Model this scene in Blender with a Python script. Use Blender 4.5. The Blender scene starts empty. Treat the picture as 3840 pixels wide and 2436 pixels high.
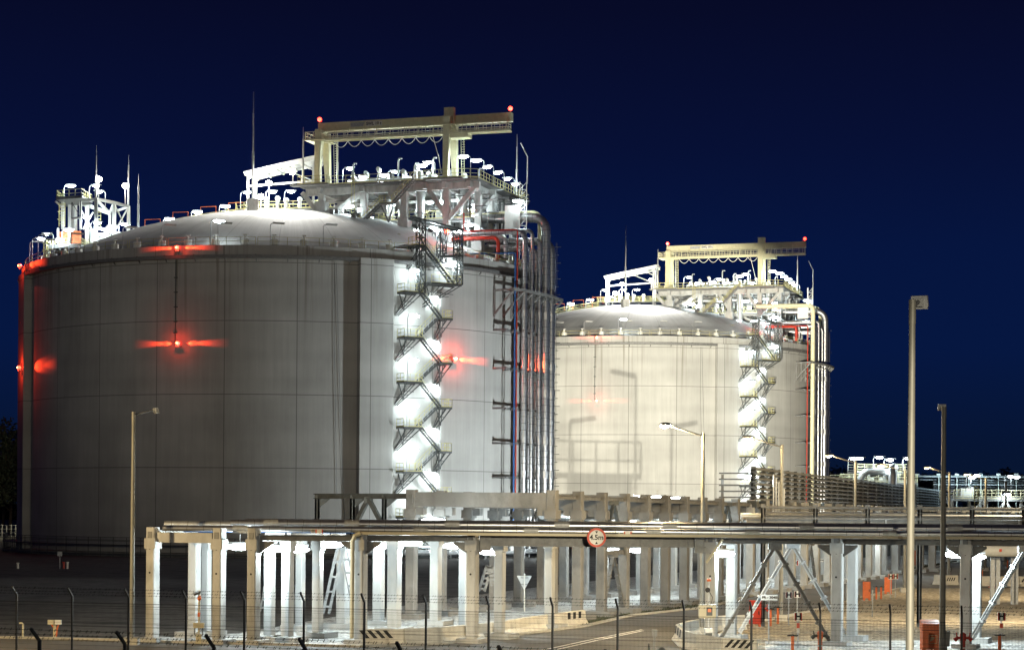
import bpy, math, random
from mathutils import Vector, Matrix
from mathutils.geometry import tessellate_polygon
R_ = random.Random(11)
C = bpy.context.scene.collection
rad = math.radians; cos = math.cos; sin = math.sin; PI = math.pi
# ------------------------------------------------------------------ survey of the place (photo measurements -> metres)
F = 7400.0; HC = 7.1; VH = 1902.0; RO = rad(.45); cR = cos(RO); sR = sin(RO)
def ray(x, y):
    xp = x-1920.; yp = VH-y
    return (xp*cR-yp*sR)/F, (xp*sR+yp*cR)/F
def at(x, y, Y):
    a, b = ray(x, y); return Vector((a*Y, Y, HC+b*Y))
def gp(x, y, z=0.):
    a, b = ray(x, y); Y = (z-HC)/b; return Vector((a*Y, Y, z))
# ------------------------------------------------------------------ mesh helpers
ORG = {}
class MB:
    def __init__(s): s.v = []; s.f = []; s.k = []; s.cur = 0
    def add(s, vs, fs):
        n = len(s.v); s.v += [Vector(p) for p in vs]; s.f += [tuple(i+n for i in f) for f in fs]; s.k += [s.cur]*len(fs); return s
    def box(s, c, d, rz=0., ch=0.):
        x, y, z = d[0]/2, d[1]/2, d[2]/2; M = Matrix.Rotation(rz, 3, 'Z'); c = Vector(c)
        if ch > 0:
            o = [(-x+ch,-y),(x-ch,-y),(x,-y+ch),(x,y-ch),(x-ch,y),(-x+ch,y),(-x,y-ch),(-x,-y+ch)]
        else: o = [(-x,-y),(x,-y),(x,y),(-x,y)]
        n = len(o)
        vs = [c+M@Vector((p[0],p[1],zz)) for zz in (-z,z) for p in o]
        fs = [tuple(range(n-1,-1,-1)), tuple(range(n,2*n))]+[(i,(i+1)%n,n+(i+1)%n,n+i) for i in range(n)]
        return s.add(vs, fs)
    def bar(s, p, q, w, h=None, up=(0,0,1)):
        h = h or w; p = Vector(p); q = Vector(q); d = q-p
        if d.length < 1e-6: return s
        d.normalize(); u = Vector(up)
        if abs(d.dot(u)) > .98: u = Vector((0,1,0))
        r = d.cross(u).normalized(); u = r.cross(d)
        o = [(-w/2,-h/2),(w/2,-h/2),(w/2,h/2),(-w/2,h/2)]
        vs = [e+r*a+u*b for e in (p,q) for a,b in o]
        return s.add(vs, [(0,1,2,3),(7,6,5,4)]+[(i,4+i,4+(i+1)%4,(i+1)%4) for i in range(4)])
    def ibeam(s, p, q, w, h, t=.03):
        p = Vector(p); q = Vector(q); z = Vector((0,0,h/2-t/2))
        s.bar(p+z, q+z, w, t); s.bar(p-z, q-z, w, t); return s.bar(p, q, t, h-2*t-.002)
    def tube(s, pts, r, n=10, cap=True):
        P = [Vector(p) for p in pts]; rings = []; prev = None
        for i, p in enumerate(P):
            d = (P[min(i+1,len(P)-1)]-P[max(i-1,0)]).normalized()
            if prev is None:
                u = Vector((0,0,1)) if abs(d.z) < .9 else Vector((0,1,0))
                a = d.cross(u).normalized()
            else: a = (prev-d*prev.dot(d)).normalized()
            prev = a; b = d.cross(a); rr = r[i] if isinstance(r,(list,tuple)) else r
            rings.append([p+(a*cos(2*PI*k/n)+b*sin(2*PI*k/n))*rr for k in range(n)])
        vs = [v for g in rings for v in g]; m = len(P)
        fs = [(i*n+k, i*n+(k+1)%n, (i+1)*n+(k+1)%n, (i+1)*n+k) for i in range(m-1) for k in range(n)]
        if cap: fs += [tuple(range(n-1,-1,-1)), tuple(range((m-1)*n, m*n))]
        return s.add(vs, fs)
    def cyl(s, p, q, r, r2=None, n=12): return s.tube([p,q], [r, r if r2 is None else r2], n)
    def lathe(s, prof, n=32, c=(0,0,0), a0=0., a1=2*PI, sx=1., sy=1.):
        c = Vector(c); full = abs(a1-a0-2*PI) < 1e-6; m = n if full else n+1; k = len(prof)
        vs = [c+Vector((r*cos(a0+(a1-a0)*i/n)*sx, r*sin(a0+(a1-a0)*i/n)*sy, z)) for i in range(m) for r,z in prof]
        fs = []
        for i in range(n):
            j = (i+1)%m
            fs += [(i*k+t, j*k+t, j*k+t+1, i*k+t+1) for t in range(k-1)]
        return s.add(vs, fs)
    def sphere(s, c, r, n=10, sx=1., sy=1., sz=1.):
        return s.lathe([(r*max(sin(PI*i/n),1e-4), -r*cos(PI*i/n)*sz) for i in range(n+1)], n*2, c, sx=sx, sy=sy)
    def prism(s, poly, o, ux, uy, t):
        o = Vector(o); ux = Vector(ux); uy = Vector(uy); w = ux.cross(uy).normalized()*t; n = len(poly)
        vs = [o+ux*a+uy*b-w/2 for a,b in poly]+[o+ux*a+uy*b+w/2 for a,b in poly]
        return s.add(vs, [tuple(range(n-1,-1,-1)), tuple(range(n,2*n))]+[(i,(i+1)%n,n+(i+1)%n,n+i) for i in range(n)])
    def poly(s, pts):
        P = [Vector(p) for p in pts]
        return s.add(P, [tuple(t) for t in tessellate_polygon([P])])
    def rail(s, pts, h=1.1, r=.055, step=1.5, rails=(.55,1.1), toe=True):
        P = [Vector(p) for p in pts]; z = Vector((0,0,1))
        for a, b in zip(P, P[1:]):
            L = (b-a).length; n = max(1, round(L/step))
            for i in range(n+1):
                q = a+(b-a)*i/n; s.bar(q, q+z*h, r*1.15)
            for k in rails: s.bar(a+z*k*h/1.1, b+z*k*h/1.1, r)
            if toe: s.bar(a+z*.09, b+z*.09, .02, .15)
        return s
    def flight(s, a, b, side, w=.8, n=None, st=.08):
        a = Vector(a); b = Vector(b); sd = Vector(side).normalized()
        n = n or max(3, int(abs(b.z-a.z)/.24))
        for k in (-w/2, w/2): s.bar(a+sd*k, b+sd*k, st, .26)
        hd = Vector((b.x-a.x, b.y-a.y, 0)).normalized()
        for i in range(1, n):
            p = a+(b-a)*i/n; s.bar(p-sd*w/2, p+sd*w/2, .24, .04)
        return s
    def build(s, name, mt, parent=None, smooth=False, org=None):
        o3 = Vector(ORG[parent.name]) if parent is not None else Vector(org or (0,0,0))
        me = bpy.data.meshes.new(name)
        me.from_pydata([tuple(v-o3) for v in s.v], [], s.f)
        if smooth:
            me.polygons.foreach_set('use_smooth', [True]*len(me.polygons)); me.set_sharp_from_angle(angle=.7)
        for q in (mt if isinstance(mt, list) else [mt]): me.materials.append(q)
        if isinstance(mt, list): me.polygons.foreach_set('material_index', s.k)
        me.update()
        o = bpy.data.objects.new(name, me); C.objects.link(o)
        if parent is not None: o.parent = parent
        else: o.location = o3
        ORG[o.name] = tuple(o3); return o
def thing(name, label, cat, loc=(0,0,0), group=None):
    o = bpy.data.objects.new(name, None); C.objects.link(o); o.location = loc; o.empty_display_size = .1
    o['label'] = label; o['category'] = cat
    if group: o['group'] = group
    ORG[o.name] = tuple(loc); return o
def tag(o, label, cat, group=None):
    o['label'] = label; o['category'] = cat
    if group: o['group'] = group
    return o
def struct(o, kind='structure'): o['kind'] = kind; return o
KIDS = {}
def kids_of(o): return [c for c in bpy.data.objects if c.parent == o]
def copy_tree(o, parent=None):
    c = o.copy(); C.objects.link(c)
    if parent is not None: c.parent = parent
    ORG[c.name] = ORG.get(o.name, (0,0,0))
    for ch in KIDS.get(o.name, []): copy_tree(ch, c)
    return c
def index_kids():
    KIDS.clear()
    for o in bpy.data.objects:
        if o.parent is not None: KIDS.setdefault(o.parent.name, []).append(o)
def ell(c, r, rz=0., n=8):
    b = MB().sphere((0,0,0), 1, n); Mz = Matrix.Rotation(rz, 3, 'Z'); c = Vector(c); b.v = [c+Mz@Vector((v.x*r[0],v.y*r[1],v.z*r[2])) for v in b.v]; return b
def text(body, size, c, parent, mt, rz=0., name='lettering', ext=.004, sx=1.):
    cu = bpy.data.curves.new(name, 'FONT'); cu.body = body; cu.size = size; cu.align_x = 'CENTER'; cu.align_y = 'CENTER'; cu.extrude = ext; cu.offset = size*(.05 if len(body) == 1 else .025)
    cu.materials.append(mt)
    tmp = bpy.data.objects.new('lettering', cu); C.objects.link(tmp); bpy.context.view_layer.update()
    me = bpy.data.meshes.new_from_object(tmp.evaluated_get(bpy.context.evaluated_depsgraph_get())); bpy.data.objects.remove(tmp)
    if not me.materials: me.materials.append(mt)
    o = bpy.data.objects.new(name, me); C.objects.link(o); o.parent = parent
    o.location = Vector(c)-Vector(ORG[parent.name]); o.rotation_euler = (PI/2, 0, rz); o.scale = (sx,1,1)
    ORG[o.name] = ORG[parent.name]; return o
def lamp(kind, power, col, loc, parent=None, size=.15, aim=None, ang=60., blend=.3, name='bulb'):
    l = bpy.data.lights.new(name, kind); l.energy = power; l.color = col; l.shadow_soft_size = size
    o = bpy.data.objects.new(name, l); C.objects.link(o)
    if kind == 'SPOT': l.spot_size = rad(ang); l.spot_blend = blend
    if parent is not None:
        o.parent = parent; o.location = Vector(loc)-Vector(ORG[parent.name])
    else: o.location = loc
    if aim is not None: o.rotation_euler = (Vector(aim)-Vector(loc)).to_track_quat('-Z','Y').to_euler()
    return o
# ------------------------------------------------------------------ materials
def NT(name):
    m = bpy.data.materials.new(name); m.use_nodes = True; t = m.node_tree; b = t.nodes['Principled BSDF']
    return m, t, b
def mk(name, col, rough=.7, metal=0., var=.18, scale=1.5, stretch=(1,1,1), bump=0., bscale=20., dirt=None, dscale=.35, dpos=.55, spec=.4):
    m, t, b = NT(name); N = t.nodes; L = t.links
    b.inputs['Roughness'].default_value = rough; b.inputs['Metallic'].default_value = metal; b.inputs['Specular IOR Level'].default_value = spec
    tc = N.new('ShaderNodeTexCoord'); mp = N.new('ShaderNodeMapping'); mp.inputs['Scale'].default_value = stretch; L.new(tc.outputs['Object'], mp.inputs[0])
    nz = N.new('ShaderNodeTexNoise'); nz.inputs['Scale'].default_value = scale; nz.inputs['Detail'].default_value = 6; nz.inputs['Roughness'].default_value = .65; L.new(mp.outputs[0], nz.inputs[0])
    rp = N.new('ShaderNodeValToRGB'); rp.color_ramp.elements[0].position = .3; rp.color_ramp.elements[1].position = .7
    rp.color_ramp.elements[0].color = [c*(1-var) for c in col]+[1]; rp.color_ramp.elements[1].color = [min(1,c*(1+var)) for c in col]+[1]
    L.new(nz.outputs['Fac'], rp.inputs[0]); out = rp.outputs[0]
    if dirt:
        n2 = N.new('ShaderNodeTexNoise'); n2.inputs['Scale'].default_value = dscale; n2.inputs['Detail'].default_value = 5; L.new(mp.outputs[0], n2.inputs[0])
        r2 = N.new('ShaderNodeValToRGB'); r2.color_ramp.elements[0].position = dpos; r2.color_ramp.elements[1].position = dpos+.2; L.new(n2.outputs['Fac'], r2.inputs[0])
        mx = N.new('ShaderNodeMixRGB'); mx.inputs[2].default_value = list(dirt)+[1]; L.new(r2.outputs[0], mx.inputs[0]); L.new(out, mx.inputs[1]); out = mx.outputs[0]
    L.new(out, b.inputs['Base Color'])
    if bump:
        n3 = N.new('ShaderNodeTexNoise'); n3.inputs['Scale'].default_value = bscale; n3.inputs['Detail'].default_value = 4; L.new(tc.outputs['Object'], n3.inputs[0])
        bp = N.new('ShaderNodeBump'); bp.inputs['Strength'].default_value = bump; bp.inputs['Distance'].default_value = .05; L.new(n3.outputs['Fac'], bp.inputs['Height']); L.new(bp.outputs[0], b.inputs['Normal'])
    return m
def emi(name, col, s):
    m, t, b = NT(name); b.inputs['Base Color'].default_value = (.8,.8,.8,1); b.inputs['Emission Color'].default_value = list(col)+[1]; b.inputs['Emission Strength'].default_value = s
    try: m.cycles.emission_sampling = 'NONE'
    except Exception: pass
    return m
M = {}
M['conc'] = mk('concrete', (.42,.415,.395), .85, var=.22, scale=1.2, stretch=(1,1,.45), bump=.15, bscale=9, dirt=(.22,.215,.20), dscale=.7, dpos=.53)
M['concd'] = mk('weathered_concrete', (.20,.197,.188), .88, var=.28, scale=1.1, stretch=(1,1,.6), bump=.2, bscale=8, dirt=(.13,.125,.115), dscale=.55, dpos=.5)
M['conw'] = mk('pale_concrete', (.38,.38,.365), .85, var=.1, scale=1.6, stretch=(1,1,.35), bump=.1, bscale=9, dirt=(.26,.26,.245), dscale=.5, dpos=.55)
M['barr'] = mk('barrier_concrete', (.58,.55,.48), .85, var=.14, scale=1.5, bump=.15, dirt=(.38,.36,.31), dscale=.8, dpos=.58)
M['dome'] = mk('dome_concrete', (.50,.50,.47), .8, var=.14, scale=.5, bump=.35, bscale=1.1, dirt=(.36,.36,.34), dscale=.12, dpos=.5)
M['galv'] = mk('galvanised_steel', (.42,.43,.43), .5, .55, var=.2, scale=5)
M['mast'] = mk('weathered_mast_paint', (.20,.195,.17), .55, .25, var=.2, scale=2, stretch=(3,3,.6))
M['steel'] = mk('grey_painted_steel', (.36,.37,.36), .55, .1, var=.12, scale=3)
M['white'] = mk('white_painted_steel', (.62,.62,.58), .5, 0, var=.08, scale=3)
M['dark'] = mk('dark_steel', (.085,.09,.088), .55, .3, var=.25, scale=4)
M['mid'] = mk('weathered_grey_steel', (.17,.17,.165), .6, .25, var=.25, scale=3)
M['black'] = mk('black_coated_steel', (.012,.012,.013), .45, .1, var=.2)
M['cream'] = mk('cream_paint', (.68,.64,.42), .5, 0, var=.1, scale=2, dirt=(.42,.37,.22), dscale=.7, dpos=.62)
M['yell'] = mk('yellow_railing_paint', (.50,.45,.20), .5, 0, var=.1, scale=3)
M['alu'] = mk('aluminium_cladding', (.52,.52,.52), .34, .92, var=.12, scale=3)
M['pipew'] = mk('silver_cladding_matt', (.55,.56,.55), .42, .7, var=.12, scale=3)
M['red'] = mk('red_paint', (.42,.035,.018), .45, 0, var=.14, scale=3)
M['orange'] = mk('orange_red_paint', (.68,.15,.04), .45, 0, var=.14, scale=3)
M['blue'] = mk('blue_pipe_paint', (.02,.09,.26), .45, 0, var=.1)
M['sgnw'] = mk('sign_white', (.72,.70,.64), .5, 0, var=.06)
M['sgnr'] = mk('sign_red', (.60,.07,.03), .5, 0, var=.06)
M['sgnd'] = mk('sign_maroon', (.16,.03,.025), .5, 0, var=.08)
M['blk'] = mk('sign_black', (.015,.015,.015), .6, 0, var=.05)
M['kerb'] = mk('kerb_concrete', (.42,.40,.35), .85, var=.14, scale=2, bump=.15)
M['beige'] = mk('beige_cabinet', (.52,.47,.33), .5, 0, var=.08)
M['soil'] = mk('dark_soil', (.085,.08,.072), .95, var=.5, scale=.9, bump=1., bscale=3., dirt=(.035,.034,.03), dscale=.35, dpos=.5)
M['asph'] = mk('asphalt', (.10,.092,.08), .8, var=.16, scale=.25, stretch=(1,.5,1), bump=.12, bscale=30, dirt=(.065,.06,.055), dscale=.15, dpos=.5, spec=.5)
M['line'] = mk('road_paint', (.68,.66,.60), .6, var=.12, scale=3)
M['grass'] = mk('mown_grass', (.055,.06,.032), .95, var=.5, scale=2.5, bump=1., bscale=7.)
M['leaf'] = mk('dark_leaves', (.045,.055,.028), .7, var=.5, scale=.6)
M['bark'] = mk('bark', (.07,.05,.035), .9, var=.3)
M['wire'] = mk('fence_wire', (.008,.009,.009), .8, 0, var=.1, spec=.1)
def gravel(name, c0, c1, sc):
    m, t, b = NT(name); N = t.nodes; L = t.links; b.inputs['Roughness'].default_value = .92
    tc = N.new('ShaderNodeTexCoord'); vo = N.new('ShaderNodeTexVoronoi'); vo.inputs['Scale'].default_value = sc; L.new(tc.outputs['Object'], vo.inputs[0])
    nz = N.new('ShaderNodeTexNoise'); nz.inputs['Scale'].default_value = .5; nz.inputs['Detail'].default_value = 6; L.new(tc.outputs['Object'], nz.inputs[0])
    sp = N.new('ShaderNodeSeparateColor'); L.new(vo.outputs['Color'], sp.inputs[0])
    ad = N.new('ShaderNodeMath'); ad.operation = 'MULTIPLY_ADD'; ad.inputs[1].default_value = .6; L.new(sp.outputs[0], ad.inputs[0])
    m2 = N.new('ShaderNodeMath'); m2.operation = 'MULTIPLY'; m2.inputs[1].default_value = .45; L.new(nz.outputs['Fac'], m2.inputs[0]); L.new(m2.outputs[0], ad.inputs[2])
    rp = N.new('ShaderNodeValToRGB'); rp.color_ramp.elements[0].color = list(c0)+[1]; rp.color_ramp.elements[1].color = list(c1)+[1]; rp.color_ramp.elements[0].position = .12; rp.color_ramp.elements[1].position = .85
    L.new(ad.outputs[0], rp.inputs[0]); L.new(rp.outputs[0], b.inputs['Base Color'])
    bp = N.new('ShaderNodeBump'); bp.inputs['Strength'].default_value = 1.; bp.inputs['Distance'].default_value = .12; L.new(vo.outputs['Distance'], bp.inputs['Height']); L.new(bp.outputs[0], b.inputs['Normal'])
    return m
M['grav'] = gravel('grey_gravel', (.17,.17,.165), (.66,.65,.61), 6.)
M['gravb'] = gravel('brown_gravel', (.10,.085,.06), (.46,.40,.30), 5.)
W_ = (1., .985, .93); WH = (.80,.95,1.); WARM = (1.,.74,.38); RED = (1.,.045,.012)
M['e_w'] = emi('fluorescent_tube', (.88,.98,1.), 26.)
M['e_s'] = emi('sodium_lamp_glass', (1.,.88,.62), 60.)
M['e_r'] = emi('red_beacon_glass', (1.,.028,.012), 13.)
M['e_dim'] = emi('dim_lamp_glass', (1.,.86,.6), 3.)
M['e_off'] = mk('unlit_lamp_glass', (.55,.55,.52), .35)
# tank shell: cast joints and faint vertical board marks
def tankmat(name, base, psis, zs):
    m, t, b = NT(name); N = t.nodes; L = t.links; b.inputs['Roughness'].default_value = .85; b.inputs['Specular IOR Level'].default_value = .3
    tc = N.new('ShaderNodeTexCoord'); sx = N.new('ShaderNodeSeparateXYZ'); L.new(tc.outputs['Object'], sx.inputs[0])
    def mth(op, a, bb=None, c=None):
        n = N.new('ShaderNodeMath'); n.operation = op
        for i, v in enumerate((a, bb, c)):
            if v is None: continue
            if isinstance(v, (int, float)): n.inputs[i].default_value = v
            else: L.new(v, n.inputs[i])
        return n.outputs[0]
    ang = mth('ARCTAN2', sx.outputs[0], mth('MULTIPLY', sx.outputs[1], -1.))       # radians from the side facing south
    fr = mth('ABSOLUTE', mth('SUBTRACT', mth('FRACT', mth('MULTIPLY_ADD', ang, 1/psis[1], 40.-psis[0]/psis[1]+.5)), .5))
    vl = mth('LESS_THAN', mth('MULTIPLY', fr, psis[1]*40.), .055)
    hl = None
    for z in zs:
        k = mth('LESS_THAN', mth('ABSOLUTE', mth('SUBTRACT', sx.outputs[2], z)), .055); hl = k if hl is None else mth('MAXIMUM', hl, k)
    ln = mth('MAXIMUM', vl, hl) if hl is not None else mth('MULTIPLY', vl, .6)
    cb = N.new('ShaderNodeCombineXYZ'); L.new(mth('MULTIPLY', ang, 40.), cb.inputs[0]); L.new(mth('MULTIPLY', sx.outputs[2], .05), cb.inputs[1])
    n1 = N.new('ShaderNodeTexNoise'); n1.inputs['Scale'].default_value = 1.1; n1.inputs['Detail'].default_value = 7; n1.inputs['Roughness'].default_value = .7; L.new(cb.outputs[0], n1.inputs[0])
    n2 = N.new('ShaderNodeTexNoise'); n2.inputs['Scale'].default_value = .13; n2.inputs['Detail'].default_value = 6; L.new(tc.outputs['Object'], n2.inputs[0])
    s = mth('ADD', mth('MULTIPLY', n1.outputs['Fac'], .4), mth('MULTIPLY', n2.outputs['Fac'], .6))
    rp = N.new('ShaderNodeValToRGB'); rp.color_ramp.elements[0].position = .36; rp.color_ramp.elements[1].position = .66
    rp.color_ramp.elements[0].color = [c*.78 for c in base]+[1]; rp.color_ramp.elements[1].color = [c*1.12 for c in base]+[1]; L.new(s, rp.inputs[0])
    mx = N.new('ShaderNodeMixRGB'); mx.inputs[2].default_value = [c*.30 for c in base]+[1]; L.new(mth('MULTIPLY', ln, .8), mx.inputs[0]); L.new(rp.outputs[0], mx.inputs[1]); out = mx.outputs[0]
    # rain and rust runs that start under the rim, and the lift bands of the pour
    c2 = N.new('ShaderNodeCombineXYZ'); L.new(mth('MULTIPLY', ang, 40.), c2.inputs[0]); L.new(mth('MULTIPLY', sx.outputs[2], .02), c2.inputs[1])
    n4 = N.new('ShaderNodeTexNoise'); n4.inputs['Scale'].default_value = 1.9; n4.inputs['Detail'].default_value = 3; L.new(c2.outputs[0], n4.inputs[0])
    n5 = N.new('ShaderNodeTexNoise'); n5.inputs['Scale'].default_value = .22; L.new(c2.outputs[0], n5.inputs[0])
    run = mth('MULTIPLY', mth('SMOOTHSTEP' if False else 'MULTIPLY', mth('MAXIMUM', mth('MULTIPLY', mth('SUBTRACT', n4.outputs['Fac'], .52), 6.), 0.), mth('MAXIMUM', mth('MULTIPLY', mth('SUBTRACT', n5.outputs['Fac'], .42), 4.), 0.)), mth('MAXIMUM', mth('MULTIPLY', mth('SUBTRACT', sx.outputs[2], 26.), .065), .12))
    m3 = N.new('ShaderNodeMixRGB'); m3.inputs[2].default_value = [base[0]*.42, base[1]*.38, base[2]*.33, 1]; L.new(mth('MINIMUM', mth('MULTIPLY', run, 1. if zs else .1), .7), m3.inputs[0]); L.new(out, m3.inputs[1]); out = m3.outputs[0]
    if zs:
        n6 = N.new('ShaderNodeTexNoise'); n6.noise_dimensions = '1D'; n6.inputs['Scale'].default_value = .3; n6.inputs['Detail'].default_value = 1; L.new(sx.outputs[2], n6.inputs['W'])
        m4 = N.new('ShaderNodeMixRGB'); m4.blend_type = 'MULTIPLY'; m4.inputs[0].default_value = .35; L.new(out, m4.inputs[1])
        r4 = N.new('ShaderNodeValToRGB'); r4.color_ramp.elements[0].position = .38; r4.color_ramp.elements[1].position = .6; r4.color_ramp.elements[0].color = (.78,.78,.78,1); L.new(n6.outputs['Fac'], r4.inputs[0]); L.new(r4.outputs[0], m4.inputs[2]); out = m4.outputs[0]
    else:
        bp = N.new('ShaderNodeBump'); bp.inputs['Strength'].default_value = .55; bp.inputs['Distance'].default_value = .12; L.new(n1.outputs['Fac'], bp.inputs['Height']); L.new(bp.outputs[0], b.inputs['Normal'])
    L.new(out, b.inputs['Base Color'])
    return m
M['tank'] = tankmat('tank_concrete', (.43,.425,.40), (rad(7.9), rad(14.1)), (2.2, 12.2, 22.15, 32.1, 40.))
M['dome'] = tankmat('dome_concrete_seamed', (.46,.46,.44), (rad(4.), rad(12.)), ())
# ================================================================== TANK (the nearer one; its copy stands farther off)
TX, TY = -34.8, 307.0; TC = (TX, TY, 0)
def pol(r, p, z=0.): return Vector((TX+r*sin(rad(p)), TY-r*cos(rad(p)), z))
def dz(r): return 41.8+math.sqrt(max(79.5**2-r*r, 0))-69.
def dzp(v): return dz(math.hypot(v[0]-TX, v[1]-TY))
TANK_THINGS = []
def tthing(*a, **k):
    o = thing(*a, **k); TANK_THINGS.append(o); return o
# ---- lamp prototypes (shared meshes): pole rises at 0,0,0, arm along +x
def proto(mb, nm, mt, smooth=False):
    o = mb.build(nm, mt, smooth=smooth); me = o.data; bpy.data.objects.remove(o); return me
def goose(h, arm):
    b = MB(); pts = [(0,0,0),(0,0,h-.35)]+[(.35*(1-cos(a)), 0, h-.35+.35*sin(a)) for a in (PI/6,PI/3,PI/2)]+[(arm,0,h+.05)]
    b.tube(pts, .055, 6); b.box((arm+.75,0,h+.13), (1.6,.36,.10)); return b
LAMPS = {}
def lamp_part(parent, p, rz, h=2.6, arm=.5, power=500., col=WH, on=True, nm='lamp_post', dif=None):
    dif = dif or ((.8,.28,.22) if int(abs(p[0]*7)+abs(p[1]*3))%2 else (.55,.24,.2)); key = (h, arm, dif[0])  # lit diffuser swollen past its housing so the lamp shows a glow
    if key not in LAMPS:
        LAMPS[key] = (proto(goose(h, arm), 'lamp_post', M['galv']), proto(ell((arm+.75,0,h-.08), dif), 'diffuser', M['e_w'], True), proto(MB().box((arm+.75,0,h), (1.5,.3,.12)), 'diffuser', M['e_off']))
    a, bo, bf = LAMPS[key]
    o = bpy.data.objects.new(nm, a); C.objects.link(o); o.parent = parent; o.location = Vector(p)-Vector(ORG[parent.name]); o.rotation_euler = (0,0,rz); ORG[o.name] = (0,0,0)
    d = bpy.data.objects.new('diffuser', bo if on else bf); C.objects.link(d); d.parent = o; ORG[d.name] = (0,0,0)
    if on: lamp('POINT', power, col, (arm+.75,0,h-.55), o, .22)
    return o
def flood(parent, q, post, power, face, spread=150, r=.55):
    o = MB().bar(q-Vector((0,0,post)), q, .14).bar(q, q+Vector(face)*.25, .2).build('floodlight', M['galv'], parent)
    z = Vector((0,0,1)); f = Vector(face).normalized(); an = math.atan2(f.y, f.x)
    ell(q+f*.22, (.3,.5,.42), an, 10).build('lamp_glass', M['e_s'], o, True); MB().box(q-f*.1, (.3,.9,.7), an, .08).build('lamp_housing', M['galv'], o)
    lamp('SPOT', power, W_, q+f*.8, o, .35, q+f*6-z*2.2, spread, .5)
# ------------------------------------------------------------------ tank body
tank = tthing('storage_tank', 'large grey domed concrete gas tank nearest the camera, filling the left half', 'storage tank', TC, 'domed concrete storage tanks')
MB().lathe([(39.2,.6),(40,.6),(40,40.95)], 180, TC).build('wall', M['tank'], tank, True)
MB().lathe([(40.05,40.9),(40.55,40.9),(40.55,42.25),(38.6,42.25),(38.6,41.4)], 180, TC).build('ring_beam', M['tank'], tank, True)
g = MB().lathe([(40.3,40.45),(41.05,40.45),(41.05,40.9),(40.3,40.9)], 150, TC)
for i in range(60): g.bar(pol(40.3,i*6,40.1), pol(41.1,i*6,40.95), .12)
g.build('gutter', M['mid'], tank)
for k in range(4):
    p = 23.2+90*k
    MB().box(pol(40.35,p,20.75), (4.9,1.5,40.3), rad(p), .06).build('buttress', M['tank'], tank)
MB().lathe([(max(r,.01), dz(r)) for r in [i*39./48 for i in range(48,-1,-1)]], 120, TC).build('dome', M['dome'], tank, True)
rr = MB()
for i in range(40):
    rr.rail([pol(40.1, i*9+j*2.85+.2, 42.25) for j in range(4)], 1.15, .05, 2.2, (.55,1.1), False)
rr.build('rim_railing', M['yell'], tank)
MB().lathe([(39.5,0),(41.8,0),(41.8,.55),(39.9,.62)], 150, TC).build('foundation_ring', M['concd'], tank)
w = MB().lathe([(41.,1.5),(43.,1.5),(43.,1.65),(41.,1.65),(41.,1.5)], 150, TC).lathe([(43.05,.25),(43.2,.25),(43.2,.42),(43.05,.42),(43.05,.25)], 150, TC)
for i in range(120):
    w.bar(pol(42.9,i*3), pol(42.9,i*3,2.6), .09)
for z in (2.1,2.6): w.lathe([(42.86,z),(42.94,z),(42.94,z+.07),(42.86,z+.07),(42.86,z)], 150, TC)
w.build('base_walkway', M['dark'], tank)
cd = MB().tube([pol(40.12,-16.2,40.4), pol(40.12,-16.2,29.2)], .06, 6)
for z in (38,36,34,32,30.5): cd.box(pol(40.1,-16.2,z), (.5,.2,.12), rad(-16.2))
cd.build('conduit', M['dark'], tank); cd = MB()
cd.tube([pol(40.12,15.,40.2), pol(40.12,15.1,30), pol(40.12,15.9,8)], .025, 4).tube([pol(40.12,15.4,40.2), pol(40.12,16.4,20), pol(40.12,17.5,4)], .025, 4).tube([pol(41.0,22,40.0), pol(41.0,22.2,4)], .04, 5)
cd.build('conduit', M['dark'], tank)
# small vent caps and unlit lamps behind the rim railing
for i in range(26):
    q = pol(37.9, -70+i*6.1, 0); z = dzp(q)
    MB().cyl(q+Vector((0,0,z-.1)), q+Vector((0,0,z+.7)), .55, n=14).cyl(q+Vector((0,0,z+.7)), q+Vector((0,0,z+1.25)), .12, n=8).box(q+Vector((0,0,z+1.3)), (.6,.3,.12)).build('vent_cap', M['white'], tank)
for p in (-58,-46,-29.5,-20,-8,2.5,13): lamp_part(tank, pol(39.2,p,42.2), rad(20), 3.2, .4, on=False)
lamp_part(tank, pol(39.2,-9.5,42.2), rad(20), 3.6, .4, 120)
for p in (-62,-68,-74): lamp_part(tank, pol(39.4,p,42.2), rad(10), 4.2, .5, 60, on=(p==-68))
# red obstruction lights
def beacon(parent, q, p, power=500., mid=True):
    o = MB().box(q, (.55,.3,.32), rad(p)).bar(q, q-Vector((sin(rad(p)),-cos(rad(p)),0))*.7, .12).build('obstruction_light', M['galv'], parent)
    n = Vector((sin(rad(p)),-cos(rad(p)),0)); t = Vector((cos(rad(p)),sin(rad(p)),0)); s0 = q+n*.1+Vector((0,0,.35))
    MB().sphere(s0, .3, 8, sz=.85).build('red_lens', M['e_r'], o)
    for sg in (-1,1):
        lamp('SPOT', power*20, RED, s0+t*sg*.34, o, .05, s0+t*sg*6.34-n*1.25, 15, 1.)
        lamp('SPOT', power*5, RED, s0+t*sg*.34, o, .05, s0+t*sg*5-n*2.1, 26, 1.)
    lamp('POINT', power*.32, RED, s0+n*.38, o, .1); return o
beacon(tank, pol(41.5,-64.8,26.7), -64.8, 1400); beacon(tank, pol(40.5,-15.4,28.7), -15.4); STAIRLIGHT = beacon(tank, pol(40.6,41.0,27.5), 41.0, 2200)
beacon(tank, pol(41.5,-64.8,41.6), -64.8, 1000); beacon(tank, pol(40.9,-15.4,41.6), -15.4, 450)
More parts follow.
